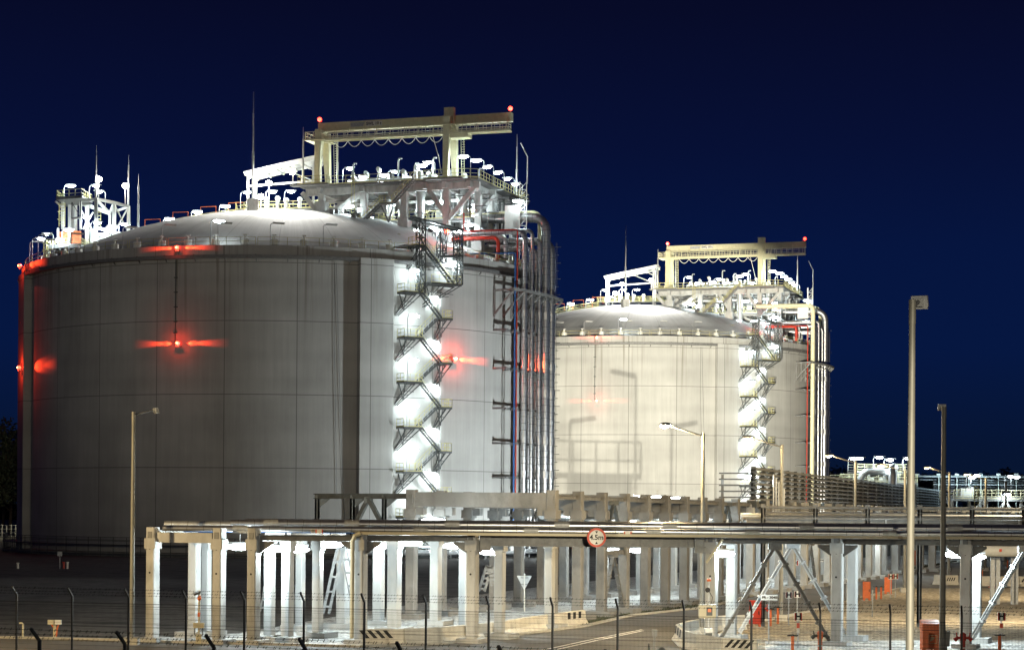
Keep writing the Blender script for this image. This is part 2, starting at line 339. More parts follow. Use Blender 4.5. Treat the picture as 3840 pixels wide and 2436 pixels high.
# pipe brackets on the shell, right-hand side
def bracket(z, big=False):
    b = MB(); ps = [53+i*3.2 for i in range(8)]
    if big:
        for a in ps:
            b.bar(pol(40,a,z), pol(43.5,a,z), .28); b.bar(pol(40,a,z-3.6), pol(43.5,a,z-.2), .26); b.bar(pol(40.15,a,z-3.8), pol(40.15,a,z+.3), .3)
        for a, c in zip(ps, ps[1:]): b.bar(pol(43.5,a,z), pol(43.5,c,z), .34); b.bar(pol(41.3,a,z), pol(41.3,c,z), .25)
    else:
        for a in ps: b.bar(pol(40,a,z), pol(42.5,a,z), .26)
        for a, c in zip(ps, ps[1:]): b.bar(pol(41.55,a,z), pol(41.55,c,z), .30)
    return b.build('pipe_bracket', M['concd'] if big else M['mid'], tank)
bracket(38.2, True)
for z in (32.5,27,21.3,16.3,11.4,6.): bracket(z)
# ------------------------------------------------------------------ zigzag stair on the shell
P0 = 34.2; SN = Vector((sin(rad(P0)),-cos(rad(P0)),0)); ST = Vector((cos(rad(P0)),sin(rad(P0)),0))
def W(s, o, z): return Vector((TX,TY,0))+SN*(40+o)+ST*s+Vector((0,0,z))
stair = tthing('zigzag_stair', 'steel zigzag stair with lamps climbing the wall of the nearer tank', 'staircase', tuple(W(0,0,0)), 'zigzag stairs on the tank walls')
LZ = [36.5,30.3,24.2,18.0,11.9,5.7]; RZ = [38.0,33.2,27.0,20.9,14.8,8.7,2.6]
def landing(s0, s1, z, left):
    MB().box(W((s0+s1)/2,1.2,z), (abs(s1-s0),2.0,.16), rad(P0)).bar(W(s0,2.2,z-.1),W(s1,2.2,z-.1),.12,.3).bar(W(s0,.25,z-.1),W(s1,.25,z-.1),.12,.3).build('landing', M['dark'], stair)
    e, f = (s0, s1) if left else (s1, s0)
    MB().rail([W(f,2.2,z),W(e,2.2,z),W(e,.3,z)], 1.15, .06, 1.1).build('landing_railing', M['yell'], stair)
    b = MB(); sg = -1
    for o in (2.1, .5):
        b.bar(W(s0+.2,o,z-.15), W(s0+1.2,.05,z-2.4), .11); b.bar(W(s1-.1,o,z-.15), W(s0-.1+(0 if o<1 else .3),.05,z-3.2), .13)
        b.bar(W((s0+s1)/2,o,z-.15), W(s0-1.0+.9,.05,z-2.9), .10)
    b.bar(W(s0+.4,1.2,z-1.2), W(s1-.6,1.0,z-1.3), .08); b.bar(W(s0+.7,.6,z-2.), W(s1-1.1,.6,z-1.6), .08)
    b.build('landing_support', M['dark'], stair)
def flight(a, b, side_o):
    fl = MB().flight(a, b, SN, .85).build('stair_flight', M['dark'], stair)
    for sg in (-.43,.43):
        MB().rail([a+SN*sg, b+SN*sg], 1.1, .05, 1.2, (.55,1.1), False).build('handrail', M['yell'] if sg < 0 else M['galv'], fl)
for z in LZ: landing(-4.6,-1.7,z,True)
for z in RZ[1:]: landing(1.5,3.2,z,False)
landing(-.3,4.6,RZ[0],False)
for i in range(6): flight(W(-1.7,1.75,LZ[i]), W(1.5,1.75,RZ[i+1]), 1)
for i in range(6): flight(W(1.5 if i else .0,.75,RZ[i]), W(-1.7,.75,LZ[i]), 0)
flight(W(1.5,.75,RZ[6]), W(-1.2,.75,.2), 0)
# head of the stair: lattice towers, gantry and top flight
landing(-2.9,-1.4,43.,True); flight(W(-1.4,1.75,43.), W(3.4,1.75,RZ[0]), 1)
MB().box(W(-2.4,-.6,43.), (3.,3.2,.14), rad(P0)).bar(W(-5.5,1.,42.6), W(-1.4,1.6,43.1), .2).build('top_bridge', M['mid'], stair)
def lattice(s, o, z0, z1, wd=.95):
    b = MB(); c4 = [W(s-wd/2,o-wd/2,0),W(s+wd/2,o-wd/2,0),W(s+wd/2,o+wd/2,0),W(s-wd/2,o+wd/2,0)]; n = max(2,int((z1-z0)/1.2))
    for c in c4: b.bar(c+Vector((0,0,z0)), c+Vector((0,0,z1)), .16)
    for k in range(n):
        za = z0+(z1-z0)*k/n; zb = z0+(z1-z0)*(k+1)/n
        for i in range(4):
            a, c = c4[i], c4[(i+1)%4]; b.bar(a+Vector((0,0,za)), c+Vector((0,0,za)), .10); b.bar((a if k%2 else c)+Vector((0,0,za)), (c if k%2 else a)+Vector((0,0,zb)), .09)
    return b.build('lattice_tower', M['dark'], stair)
lattice(-1.9,1.9,36.4,46.6); lattice(4.2,1.9,38.,45.4); lattice(1.9,1.2,41.,45.8)
b = MB().bar(W(-3.,1.9,46.7), W(5.,1.9,45.7), .5, .25).bar(W(-3.,.5,46.7), W(5.,.5,45.7), .3, .25)
for i in range(12): b.bar(W(-3+i*.7,.4,46.82-i*.0875), W(-3+i*.7,2.2,46.82-i*.0875), .3, .06)
b.bar(W(1.,1.9,41.7), W(5.,1.9,42.1), .3); b.build('gantry_beam', M['dark'], stair)
for z in LZ: lamp_part(stair, W(-4.1,2.25,z), rad(P0), 3.0, .3, 520, dif=(.8,.32,.27))
for z in RZ[1:]: lamp_part(stair, W(2.2,.5,z), rad(P0)+PI, 3.0, .3, 520, dif=(.8,.32,.27))
lamp_part(stair, W(4.3,2.0,RZ[0]), rad(P0)+PI, 3.1, .3, 700); lamp_part(stair, W(-.3,1.,42.6), rad(P0), 3.2, .3, 900)
MB().bar(W(2.35,.25,1), W(2.35,.25,37), .18).build('service_duct', M['mid'], stair)
# ------------------------------------------------------------------ process platform on the dome
E1 = Vector((cos(rad(18)),-sin(rad(18)),0)); E2 = Vector((sin(rad(18)),cos(rad(18)),0)); PA = -rad(18)
PB = Vector((-5.3,285.,0)); PL, PW = 28.0, 24.5; P_A = PB-E1*PL; ZD = 54.7
def pf(u, w, z=0.): return P_A+E1*u+E2*w+Vector((0,0,z))
plat = tthing('process_platform', 'lamp-lit concrete framed pump platform on the roof of the nearer tank', 'platform', tuple(pf(14,12,45)), 'process platforms on the tank roofs')
dk = MB().box(pf(PL/2,PW/2,ZD-.15), (PL,PW,.3), PA).box(pf(1.9,-.5,ZD-.1), (6.,1.4,.2), PA).box(pf(23.,-.5,ZD-.1), (6.,1.4,.2), PA)
dk.build('deck', M['mid'], plat)
MB().rail([pf(0,PW,ZD),pf(0,-.9 ,ZD),pf(4.8,-1.1,ZD),pf(4.8,0,ZD),pf(20,0,ZD),pf(20,-1.1,ZD),pf(26,-1.1,ZD),pf(PL,0,ZD),pf(PL,PW,ZD),pf(0,PW,ZD)], 1.2, .07, 1.3).build('railing', M['yell'], plat)
COLS = [(2.8,1.8),(9.6,1.8),(16,1.8),(22.6,1.8),(26.2,5.5),(26.4,10.5),(26.5,15.5),(26.5,21),(19,8.5),(19,15.5),(10,9),(10,17),(2.8,9),(2.8,17),(19,22),(10,23)]
for u, w in COLS:
    q = pf(u,w); z = dzp(q) if math.hypot(q.x-TX,q.y-TY) < 39 else 42.2
    MB().box(q+Vector((0,0,(z+ZD-1.0)/2)), (.95,.95,ZD-1.0-z), PA, .06).box(q+Vector((0,0,z+.5)), (1.7,1.7,1.6), PA, .1).build('column', M['conc'], plat)
for w in (1.8,9.,16.,22.):
    MB().box(pf(PL/2,w,ZD-.8), (PL-.6,.7,1.), PA).build('beam', M['conc'], plat)
for u in (2.8,9.6,16,19.5,22.6,26.4):
    MB().box(pf(u,PW/2,ZD-.75), (.6,PW-.8,.85), PA).build('beam', M['conc'], plat)
for a, c in (((2.8,1.8,50.2),(-.4,1.8,53.9)),((2.8,1.8,47.2 if False else 50.),(9.4,1.8,53.8)),((22.6,1.8,49.5),(19.8,1.8,53.6)),((22.6,1.8,48.8),(27.2,1.8,53.9)),((26.3,4.6,50.),(27.4,9.5,53.9)),((16,1.8,50.),(13.6,1.8,53.7))):
    MB().bar(pf(*a), pf(*c), .62, .62).build('brace', M['conc'], plat)
MB().bar(pf(3.2,1.6,49.3), pf(9.4,1.6,53.7), .75, .8).build('brace', M['conc'], plat)
# mezzanine below the deck
MZ = 49.6
MB().box(pf(18,10,MZ-.12), (15,12,.24), PA).build('mezzanine', M['galv'], plat)
MB().rail([pf(10.5,16,MZ),pf(10.5,4,MZ),pf(25.5,4,MZ),pf(25.5,16,MZ)], 1.15, .06, 1.4).build('mezzanine_railing', M['yell'], plat)
b = MB()
for u in (11,14.5,18,21.5,25): b.bar(pf(u,4,MZ-.4), pf(u,16,MZ-.4), .2, .4); b.bar(pf(u,4.2,MZ-.4), pf(u,4.2,dzp(pf(u,4.2))), .22); b.bar(pf(u,4.2,MZ-.6), pf(u+3.2,4.2,MZ-2.2), .12)
for w in (4.2,8,12,16): b.bar(pf(10.5,w,MZ-.5), pf(25.5,w,MZ-.5), .18, .35)
b.build('mezzanine_frame', M['steel'], plat)
# roof stairs and lower landing
def rflight(a, c, side=None):
    sd = side or E2
    fl = MB().flight(a, c, sd, .9, st=.14).build('stair_flight', M['mid'], plat)
    for sg in (-.45,.45): MB().rail([a+sd*sg, c+sd*sg], 1.1, .06, 1.1, (.55,1.1), False).build('handrail', M['yell'], fl)
L1 = pf(18.6,-.9,ZD); L2 = pf(14.3,-.9,51.3); L3 = pf(9.4,-1.1,47.9)
rflight(L1, L2+E1*.9); rflight(L2-E1*.9, L3); rflight(pf(9.9,-2.2,47.9), pf(16.2,-5.6,44.9))
MB().box(L2, (2.0,1.3,.2), PA).build('stair_landing', M['mid'], plat); MB().box(pf(8.,-1.4,47.8), (4.2,2.4,.2), PA).build('stair_landing', M['mid'], plat)
MB().rail([L2+E1-E2*.6, L2-E1-E2*.6], 1.1, .06, 1.).build('landing_railing', M['yell'], plat); MB().rail([pf(9.8,-2.6,47.9),pf(5.9,-2.6,47.9),pf(5.9,-.3,47.9),pf(9.,-.3,47.9)], 1.15, .06, 1.).build('landing_railing', M['yell'], plat)
b = MB()
for u, w in ((6.2,-2.3),(9.6,-2.3),(6.2,-.4),(9.6,-.4)):
    z = dzp(pf(u,w)); b.bar(pf(u,w,z), pf(u,w,47.7), .16); b.box(pf(u,w,z+.3), (.55,.55,.7), PA)
b.bar(pf(6.2,-2.3,47.4), pf(9.6,-2.3,46.2), .1).bar(pf(9.6,-2.3,47.4), pf(6.2,-2.3,46.2), .1).build('landing_support', M['mid'], plat); b = MB().bar(pf(13.4,-.9,51.1), pf(14.6,-.9,48.6), .2).bar(pf(15.2,-.9,51.1), pf(14.6,-.9,48.6), .2)
b.build('landing_support', M['mid'], plat)
MB().box(pf(16.6,-5.9,44.7), (3.4,1.6,.15), PA).rail([pf(15,-6.6,44.8),pf(18.6,-6.6,44.8)], 1.15, .06, 1.).build('stair_landing', M['yell'], plat)
rflight(pf(18.,-6.1,44.8), pf(20.6,-7.6,42.7))
b = MB()
for sg in (-.25,.25): b.bar(pf(8.6+sg,-.2,46.8), pf(8.6+sg,-.2,55.8), .07)
for i in range(26): b.bar(pf(8.35,-.2,47+i*.34), pf(8.85,-.2,47+i*.34), .05)
b.build('ladder', M['yell'], plat)
flood(plat, pf(-.6,-1.2,56.6), 2., 24000, (-.45,-1,-.25), 140)
# lamps on and under the deck
for u, w, rz, h in ((5.6,3,0,2.8),(7.8,3.4,1.,1.6),(10.3,5,0,1.9),(11.6,6,.4,2.6),(13.2,7,0,1.7),(16.6,4,.2,2.9),(18.6,9,1.,2.),(20.3,3,PI,3.1),(26.6,.8,PI,3.3),(27.6,3.8,PI,3.2),(27.7,8.,PI*.9,3.),(27.7,13.,PI*.9,3.),(27.7,18.,PI,2.8),(27.7,22.,PI,2.6),(14,14,0,2.6),(6,14,0,2.6)):
    lamp_part(plat, pf(u,w,ZD), rz+PA, h, .4, 480)
for u, w, z, rz in ((7.,-.2,48.9,0),(18.2,3.6,MZ,0),(22.2,3.6,MZ,PI),(15.4,3.4,45.6,PI),(17.2,1.,45.2,0),(20.6,1.2,45.1,.3),(24.6,3.,46.,0),(25.6,8,MZ,PI),(12.5,3.5,MZ,0),(8.,5.,47.9,0),(24.,-.4,44.6,0),(22.,12,MZ,0),(26.8,17.,47,PI)):
    lamp_part(plat, pf(u,w,z), rz+PA, 2.4, .3, 400)
o = MB().cyl(pf(24.2,-2.6,43.5), pf(24.2,-2.6,46.2), .07, n=6).box(pf(24.2,-2.6,46.3), (.4,.4,.3)).build('obstruction_light', M['galv'], plat)
MB().sphere(pf(24.2,-2.6,46.75), .32, 8).build('red_lens', M['e_r'], o); lamp('POINT', 420, RED, pf(24.4,-3.,46.8), o, .2)
# ------------------------------------------------------------------ pumps and pipes of the platform
def tpipe(nm, label, cat, pts, r, mt, grp=None, seam=1.0, n=14, elbow=None):
    P = [Vector(p) for p in pts]; R = elbow or r*3.2; out = [P[0]]
    for a, p, c in zip(P, P[1:], P[2:]):
        d0 = (a-p); d1 = (c-p); k = min(R, d0.length*.48, d1.length*.48); p0 = p+d0.normalized()*k; p1 = p+d1.normalized()*k
        out += [p0.lerp(p, t).lerp(p.lerp(p1, t), t) for t in (0,.17,.33,.5,.67,.83,1.)]
    out.append(P[-1])
    o = tthing(nm, label, cat, tuple(P[-1]), grp)
    s = MB().tube(out, r, n)
    if seam:
        s.cur = 1
        for a, c in zip(out, out[1:]):
            L = (c-a).length; d = (c-a).normalized(); k = int(L/seam) if L > seam else (1 if random.Random(int(a.x*50)).random() < .5 else 0)
            for i in range(k):
                q = a+d*(i+.5)*L/k; s.cyl(q-d*.035, q+d*.035, r*1.035, n=n)
    s.build('pipe_shell', [mt, M['mid']], o, True); return o
def flanges(o, pts, r, mt=None):
    for p in pts: MB().cyl(Vector(p)-Vector((0,0,.55)), Vector(p)+Vector((0,0,.55)), r, n=14).build('sleeve', mt or M['alu'], o)
inw = Vector((-cos(rad(14)), sin(rad(14)), 0))
RIS = [(59.2,47.,.40,13.5,'alu','second'),(62.2,47.4,.27,12.,'alu','third'),(65.7,46.4,.33,10.,'alu','fourth'),(68.9,50.,.68,15.,'alu','widest'),(72.6,46.8,.60,9.,'alu','outermost thick')]
NM = {'second':'silver clad riser pipe beside the blue pipe on the nearer tank','third':'slim silver riser pipe with sleeve joints on the nearer tank','fourth':'mid-sized silver riser just left of the widest riser, nearer tank','widest':'widest silver clad riser with a high bend on the nearer tank','outermost thick':'thick silver riser at the outer edge beside the caged ladder, nearer tank'}
for p, zt, r, li, mt, w in RIS:
    rr_ = 42.35; q = pol(rr_, p)
    o = tpipe('riser_pipe', NM[w], 'pipe', [q+inw*li+Vector((0,0,zt)), q+Vector((0,0,zt)), q+Vector((0,0,.6))], r, M[mt], 'riser pipes on the tank walls', .95, 16, r*3.4)
    flanges(o, [q+Vector((0,0,z)) for z in (34.+p*.02,28.,24.,17.,12.,6.)], r*1.16)
for p, r in ((60.8,.16),(63.9,.15),(67.3,.3)):
    q = pol(41.3, p); tpipe('riser_pipe', 'thin silver pipe set back between thicker risers on the nearer tank', 'pipe', [q+inw*5+Vector((0,0,45.2)), q+Vector((0,0,45.2)), q+Vector((0,0,.6))], r, M['alu'], 'thin riser pipes set back on the tank walls', 1.2, 10)
for p, mt, z, r, l in ((55.6,'blue',43.6,.12,'thin blue pipe running down the wall of the nearer tank'),(56.3,'red',47.,.10,'thin red pipe beside the blue one on the nearer tank')):
    q = pol(42.4, p); bp = tpipe('service_pipe', l, 'pipe', [q+inw*8+Vector((0,0,z+2.6)), q+inw*8+Vector((0,0,z)), q+Vector((0,0,z)), q+Vector((0,0,.6))], r, M[mt], None, 0, 8)
    if mt == 'blue': BLUEPIPE = bp
    else: REDPIPE = bp
q = pol(41.0, 70.5); tpipe('cream_pipe', 'cream painted pipe bending over the rim of the nearer tank', 'pipe', [q+inw*11+Vector((0,0,50.9)), q+Vector((0,0,50.9)), q+Vector((0,0,44.))], .38, M['cream'], None, 0, 14, 1.3)
for i, (w, z, li, r) in enumerate(((2.,46.2,9.,.3),(5.5,46.9,10.,.34),(9.,45.9,9.,.26))):
    tpipe('header_pipe', ['red washed header pipe lowest under the platform of the nearer tank','silver header pipe between columns under the platform, nearer tank','silver header pipe farthest in under the platform, nearer tank'][i], 'pipe', [pf(24.5-li*.4,w,z), pf(30.5,w,z), pf(30.5,w,z-3.2)], r, M['alu'] if i else M['red'], 'header pipes under the platforms', 0, 12)  # red paint on the lowest pipe stands in for red beacon light
for i, (u, w) in enumerate(((18.,3.0),(12.4,5.4),(23.6,6.5),(14.6,12.))):
    q = pf(u,w); o = tthing('pump_column', ['front silver pump column under the platform of the nearer tank','silver pump column left of the stair under the platform, nearer tank','silver pump column nearest the risers under the platform, nearer tank','rear silver pump column under the platform, nearer tank'][i], 'pump column', tuple(q), 'pump columns under the platforms')
    MB().cyl(q+Vector((0,0,dzp(q)-.2)), q+Vector((0,0,ZD-.4)), .62, n=20).build('casing', M['pipew'], o, True)
    MB().cyl(q+Vector((0,0,MZ+.6)), q+Vector((0,0,MZ+.85)), .8, n=20).cyl(q+Vector((0,0,46.6)), q+Vector((0,0,46.8)), .8, n=20).build('flange', M['galv'], o)
    MB().cyl(q+Vector((0,0,ZD)), q+Vector((0,0,ZD+1.5)), .45, n=16).sphere(q+Vector((0,0,ZD+1.5)), .45, 8).build('motor', M['white'], o, True)
def manifold(label, w, z, u0, u1, r):
    o = tthing('pipe_manifold', label, 'pipework', tuple(pf(u0,w,z)), 'pipe manifolds of the platforms')
    MB().tube([pf(u0,w,z-.9),pf(u0,w,z),pf(u1,w,z),pf(u1,w,z-.9)], r, 10).build('header', M['white'], o, True)
    for i in range(7):
        u = u0+(u1-u0)*(i+.5)/7; k = MB().cyl(pf(u,w,z-.9), pf(u,w,z+.5+.5*(i%3)), r*.6, n=8).build('branch', M['white'], o)
        MB().box(pf(u,w,z+.45+.5*(i%3)), (.55,.5,.5), PA, .08).cyl(pf(u,w-.25,z+.6+.5*(i%3)), pf(u,w-.6,z+.6+.5*(i%3)), .3, n=10).build('valve', M['galv'] if i%2 else M['white'], k)
manifold('white valve manifold along the front of the deck, nearer tank', 4.2, ZD+1.0, 6., 20., .22)
manifold('white valve manifold along the middle of the deck, nearer tank', 9.5, ZD+1.1, 7., 24., .28)
manifold('pipework hung under the deck of the nearer tank', 6.6, 52.6, 5., 24., .25)
manifold('pipework on the mezzanine of the nearer tank', 11.5, MZ+1., 11.5, 24.5, .3)
for i, (u, w, h) in enumerate(((7.6,2.2,3.3),(13.7,5.,4.2),(16.,6,3.6),(19.6,4,3.9),(24,12,3.4))):
    o = tthing('vent_stack', ['vent pipe near the left crane leg on the nearer tank deck','tallest thin vent pipe on the nearer tank deck','vent pipe in the middle of the nearer tank deck','vent pipe close to the right crane leg, nearer tank','vent pipe at the back of the nearer tank deck'][i], 'vent pipe', tuple(pf(u,w,ZD)), 'vent pipes on the platform decks')
    MB().tube([pf(u,w,ZD),pf(u,w,ZD+h-.3),pf(u+.15,w,ZD+h),pf(u+.6,w,ZD+h)], .13, 8).box(pf(u,w,ZD+h*.55), (.4,.4,.3), PA).build('stack_pipe', M['galv'], o)
rq = random.Random(5)
for nm, lab, z0, z1, n, u0, u1, w0, w1 in (('pipe_bundle','bundle of thin vertical pipes under the left half of the deck, nearer tank',47.5,54.2,14,4,14,4,9),('pipe_bundle','bundle of thin vertical pipes under the right half of the deck, nearer tank',47.,54.2,16,15,25,5,12),('pipe_bundle','bundle of thin pipes at the right end under the deck, nearer tank',45.5,54.,12,25,28,3,18)):
    o = tthing(nm, lab, 'pipework', tuple(pf((u0+u1)/2,(w0+w1)/2,z0)), 'pipe bundles under the platforms')
    for i in range(n):
        u, w = rq.uniform(u0,u1), rq.uniform(w0,w1); z = max(z0+rq.uniform(0,2.5), dzp(pf(u,w))+.2 if math.hypot(pf(u,w).x-TX,pf(u,w).y-TY) < 39 else 42.5); zb = z1-rq.uniform(0,1.5); r = rq.choice((.07,.09,.13,.18))
        MB().tube([pf(u,w,z), pf(u,w,zb), pf(u+rq.uniform(1.5,4)*rq.choice((-1,1)),w,zb+.05)], r, 7).build('small_bore_pipe', M[rq.choice(('galv','mid','steel','dark'))], o, True)
    for i in range(4):
        w = rq.uniform(w0,w1); z = rq.uniform(50.5,53.8); MB().bar(pf(u0,w,z), pf(u1,w,z), .5, .12).build('cable_tray', M['mid'], o)
# lattice mast and cabinet at the rim beside the risers
mq = pol(39.5,66,42.2); o = tthing('lattice_mast', 'short white lattice mast with lamp at the rim of the nearer tank', 'mast', tuple(mq), 'lattice masts at the tank rims')
b = MB(); zt = 12.8
for sx, sy in ((-.5,-.5),(.5,-.5),(.5,.5),(-.5,.5)): b.bar(mq+Vector((sx,sy,0)), mq+Vector((sx,sy,zt)), .12)
for k in range(12):
    for (x0,y0),(x1,y1) in (((-.5,-.5),(.5,-.5)),((.5,-.5),(.5,.5))): b.bar(mq+Vector((x0,y0,k*1.06)), mq+Vector((x1,y1,k*1.06+1.06)), .08); b.bar(mq+Vector((x1,y1,k*1.06)), mq+Vector((x0,y0,k*1.06)), .08)
b.build('frame', M['white'], o); MB().box(mq+Vector((-1.6,0,7.6)), (2.2,1.2,3.4)).build('cabinet', M['white'], o); MB().tube([mq+Vector((.6,0,12.6)),mq+Vector((.6,0,16.6)),mq+Vector((-.4,0,18.6))], .09, 6).build('whip', M['galv'], o)
lamp_part(o, mq+Vector((.2,-.7,8.)), PI, 2., .2, 1200)
# caged ladder on the shell
o = tthing('caged_ladder', 'dark caged ladder on the outer right edge of the nearer tank', 'ladder', tuple(pol(41,77)), 'caged ladders on the tank walls'); b = MB()
for a in (76.4,77.2): b.bar(pol(40.9,a,1), pol(40.9,a,47), .14)
for i in range(38): b.bar(pol(40.9,77,2+i*1.2), pol(42.6+.3*(i%2),77.4,2+i*1.2), .09, .09)
for a in (77.6,76.6): b.bar(pol(42.3,a,2), pol(42.3,a,47), .05)
b.build('ladder_frame', M['dark'], o)
# ------------------------------------------------------------------ gantry crane
CZ = 64.3; cw = 2.6
crane = tthing('gantry_crane', 'cream gantry crane with red end lights above the nearer tank', 'gantry crane', tuple(pf(14,3,ZD)), 'gantry cranes on the tank roofs')
gir = MB().box(pf(17.1,cw,CZ-.65), (30.4,.9,1.3), PA)
for i in range(9): gir.box(pf(4+i*3.3,cw-.46,CZ-.65), (.08,.06,1.2), PA)
gir.build('girder', M['cream'], crane)
b = MB().box(pf(16.9,cw-1.2,CZ-2.75), (31.,1.2,.08), PA).box(pf(16.9,cw-1.85,CZ-2.85), (31.,.1,.22), PA).box(pf(16.9,cw-.5,CZ-2.85), (31.,.1,.22), PA).box(pf(2.,cw,CZ-2.75), (3.2,4.2,.14), PA)
for i in range(14): b.bar(pf(2.6+i*2.25,cw-.46,CZ-.5), pf(2.6+i*2.25,cw-1.8,CZ-2.7), .09)
b.build('walkway', M['cream'], crane)
MB().rail([pf(.5,cw-2,CZ-2.7),pf(.5,cw+2,CZ-2.7)], 1.15, .07, 1.).rail([pf(.5,cw-1.85,CZ-2.7),pf(32.3,cw-1.85,CZ-2.7),pf(32.3,cw-.6,CZ-2.7)], 1.15, .075, 1.25, (.37,.74,1.1)).rail([pf(3.6,cw-.6,CZ-2.7),pf(32.3,cw-.6,CZ-2.7)], 1.15, .06, 1.25).build('walkway_railing', M['cream'], crane)
for u in (2.5, 22.8):
    for w0, w1 in ((.7,cw-1.2),(4.9,cw+1.2)):
        z1 = CZ-.3 if (u > 20 and w0 < 1) else CZ-1.3
        MB().add([pf(u+sx*k,w+sy*k,z) for z, w, k in ((ZD+.3,w0,.36),(z1,w1,.55)) for sx,sy in ((-1,-1),(1,-1),(1,1),(-1,1))], [(3,2,1,0),(4,5,6,7)]+[(i,(i+1)%4,4+(i+1)%4,4+i) for i in range(4)]).box(pf(u,w0,ZD+.25), (1.6,.6,.5), PA).build('leg', M['cream'], crane)
    MB().box(pf(u,cw,CZ-1.5), (.9,3.6,.6), PA).build('cross_beam', M['cream'], crane)
    b = MB()
    for sg in (-.22,.22): b.bar(pf(u+1.2+sg,4.9,ZD), pf(u+1.2+sg,4.4,CZ-2), .06)
    for i in range(20): b.bar(pf(u+.98,4.9,ZD+.4+i*.36), pf(u+1.42,4.9,ZD+.4+i*.36), .05)
    b.build('ladder', M['cream'], crane)
MB().box(pf(22.9,cw-.7,CZ-.2), (1.5,.8,2.6), PA).build('end_frame', M['cream'], crane)
MB().box(pf(24.6,cw-.8,CZ-3.1), (3.,1.8,.8), PA).build('trolley', M['cream'], crane)
fe = MB()
for i in range(8):
    u0 = 5.+i*2.15; fe.tube([pf(u0+2.15*t,cw-1.4,CZ-3.1-.9*4*t*(1-t)) for t in [j/8 for j in range(9)]], .06, 5)
fe.tube([pf(20.6,cw-1.4,CZ-3.2),pf(21.2,2,CZ-6),pf(22.,1.,ZD+1)], .05, 5)
fe.build('festoon_cable', M['sgnw'], crane)
pl = MB().box(pf(10.9,cw-.5,CZ-.55), (2.6,.05,.7), PA).build('load_plate', M['sgnw'], crane); text('SWL 10 t', .62, pf(10.9,cw-.54,CZ-.55), pl, M['blk'], PA)
pl = MB().box(pf(8.3,cw-.5,CZ-.55), (2.2,.05,.6), PA).build('maker_plate', M['galv'], crane)
for u in (2.1, 32.1):
    q = pf(u,cw-.3,CZ); o = MB().cyl(q, q+Vector((0,0,.35)), .12, n=8).build('obstruction_light', M['galv'], crane)
    MB().sphere(q+Vector((0,0,.55)), .32, 8).build('red_lens', M['e_r'], o); lamp('POINT', 110, RED, q+Vector((0,0,2.2)), o, .25)
# ------------------------------------------------------------------ shelter and walkway on the crown of the dome
SD = rad(10); S1 = Vector((cos(SD),-sin(SD),0)); S2 = Vector((sin(SD),cos(SD),0)); SO = Vector((-42.,309.5,0)); SZ = 53.6
def sf(u, w, z): return SO+S1*u+S2*w+Vector((0,0,z))
sh = tthing('pipe_shelter', 'white open steel shelter with sloping roof and glaring lamp on the nearer dome', 'shelter', tuple(sf(5,2,52)), 'shelters on the tank domes')
for u in (0.2,10.8):
    for w in (0,4.2): MB().bar(sf(u,w,51.), sf(u,w,59.2+.2*u), .34).build('post', M['white'], sh)
MB().box(sf(6,2,SZ), (16,2.6,.16), -SD).build('deck', M['galv'], sh)
MB().rail([sf(-2,.7,SZ),sf(14,.7,SZ)], 1.15, .07, 1.3).build('railing', M['yell'], sh); MB().rail([sf(-2,3.3,SZ),sf(14,3.3,SZ)], 1.15, .07, 1.3).build('railing', M['yell'], sh)
MB().prism([(-.4,-.3),(11.9,2.15),(11.9,2.4),(-.4,-.05)], sf(0,2.1,59.4), S1, Vector((0,0,1)), 5.2).build('roof', M['white'], sh)
b = MB()
for w in (-.2,4.4): b.bar(sf(-.3,w,58.9), sf(11.8,w,61.3), .25, .4)
for i in range(6): b.bar(sf(.5+i*2.1,-.3,58.8+i*.42), sf(.5+i*2.1,4.5,58.8+i*.42), .2, .3)
b.bar(sf(.2,0,58.2), sf(2.4,0,59.2), .15).bar(sf(10.8,0,59.4), sf(8.6,0,60.4), .15).bar(sf(.2,0,57.1), sf(10.8,0,57.7), .2, .3).bar(sf(5.5,0,59.8),sf(10.8,4.2,58),.14)
b.build('roof_frame', M['white'], sh)
b = MB()
for u in (-1.5,1.5,4.5,7.5,10.5,13.5):
    for w in (.8,3.2): b.bar(sf(u,w,dzp(sf(u,w,0))), sf(u,w,SZ-.1), .16)
b.tube([sf(-2,2,52.9),sf(14,2,52.9)], .22, 8).build('under_frame', M['steel'], sh)
for i, (u, h) in enumerate(((3.2,1.4),(5.,1.5),(6.4,1.2),(8.6,1.3))): MB().cyl(sf(u,.2,SZ), sf(u,.2,SZ+h), .25, n=10).sphere(sf(u,.2,SZ+h), .42, 8).build('relief_valve', M['white'], sh, True)
for u, w, rz in ((-1.2,.6,0),(6.,.5,0),(12.2,.5,PI),(3.,.4,0)): lamp_part(sh, sf(u,w,SZ), rz, 2.7, .3, 450)
flood(sh, sf(3.8,-.6,57.4), 3.8, 32000, (-.05,-1,-.15)); flood(sh, sf(2.,1,55.6), 1.9, 9000, (-.2,-1,-.2))
lamp('POINT', 6000, W_, sf(3.6,-1.6,57.4), sh, .3)
wk = tthing('dome_walkway', 'cream railed walkway with hooped posts running over the nearer dome', 'walkway', tuple(pol(10,-90,52)), 'walkways over the tank domes')
wp = []
for i in range(13):
    x = -43.5-i*1.45; y = 311.-i*.05; wp.append(Vector((x,y,dz(math.hypot(x-TX,y-TY))+.75)))
b = MB()
for a, c in zip(wp, wp[1:]): b.bar(a, c, 1.2, .12); b.bar(a, Vector((a.x,a.y,a.z-.9)), .14)
b.build('deck', M['galv'], wk)
n_ = Vector((0,.6,0)); MB().rail([p-n_ for p in wp], 1.15, .075, 1.1, (.37,.74,1.1)).rail([p+n_ for p in wp], 1.15, .075, 1.1, (.55,1.1)).build('railing', M['yell'], wk)
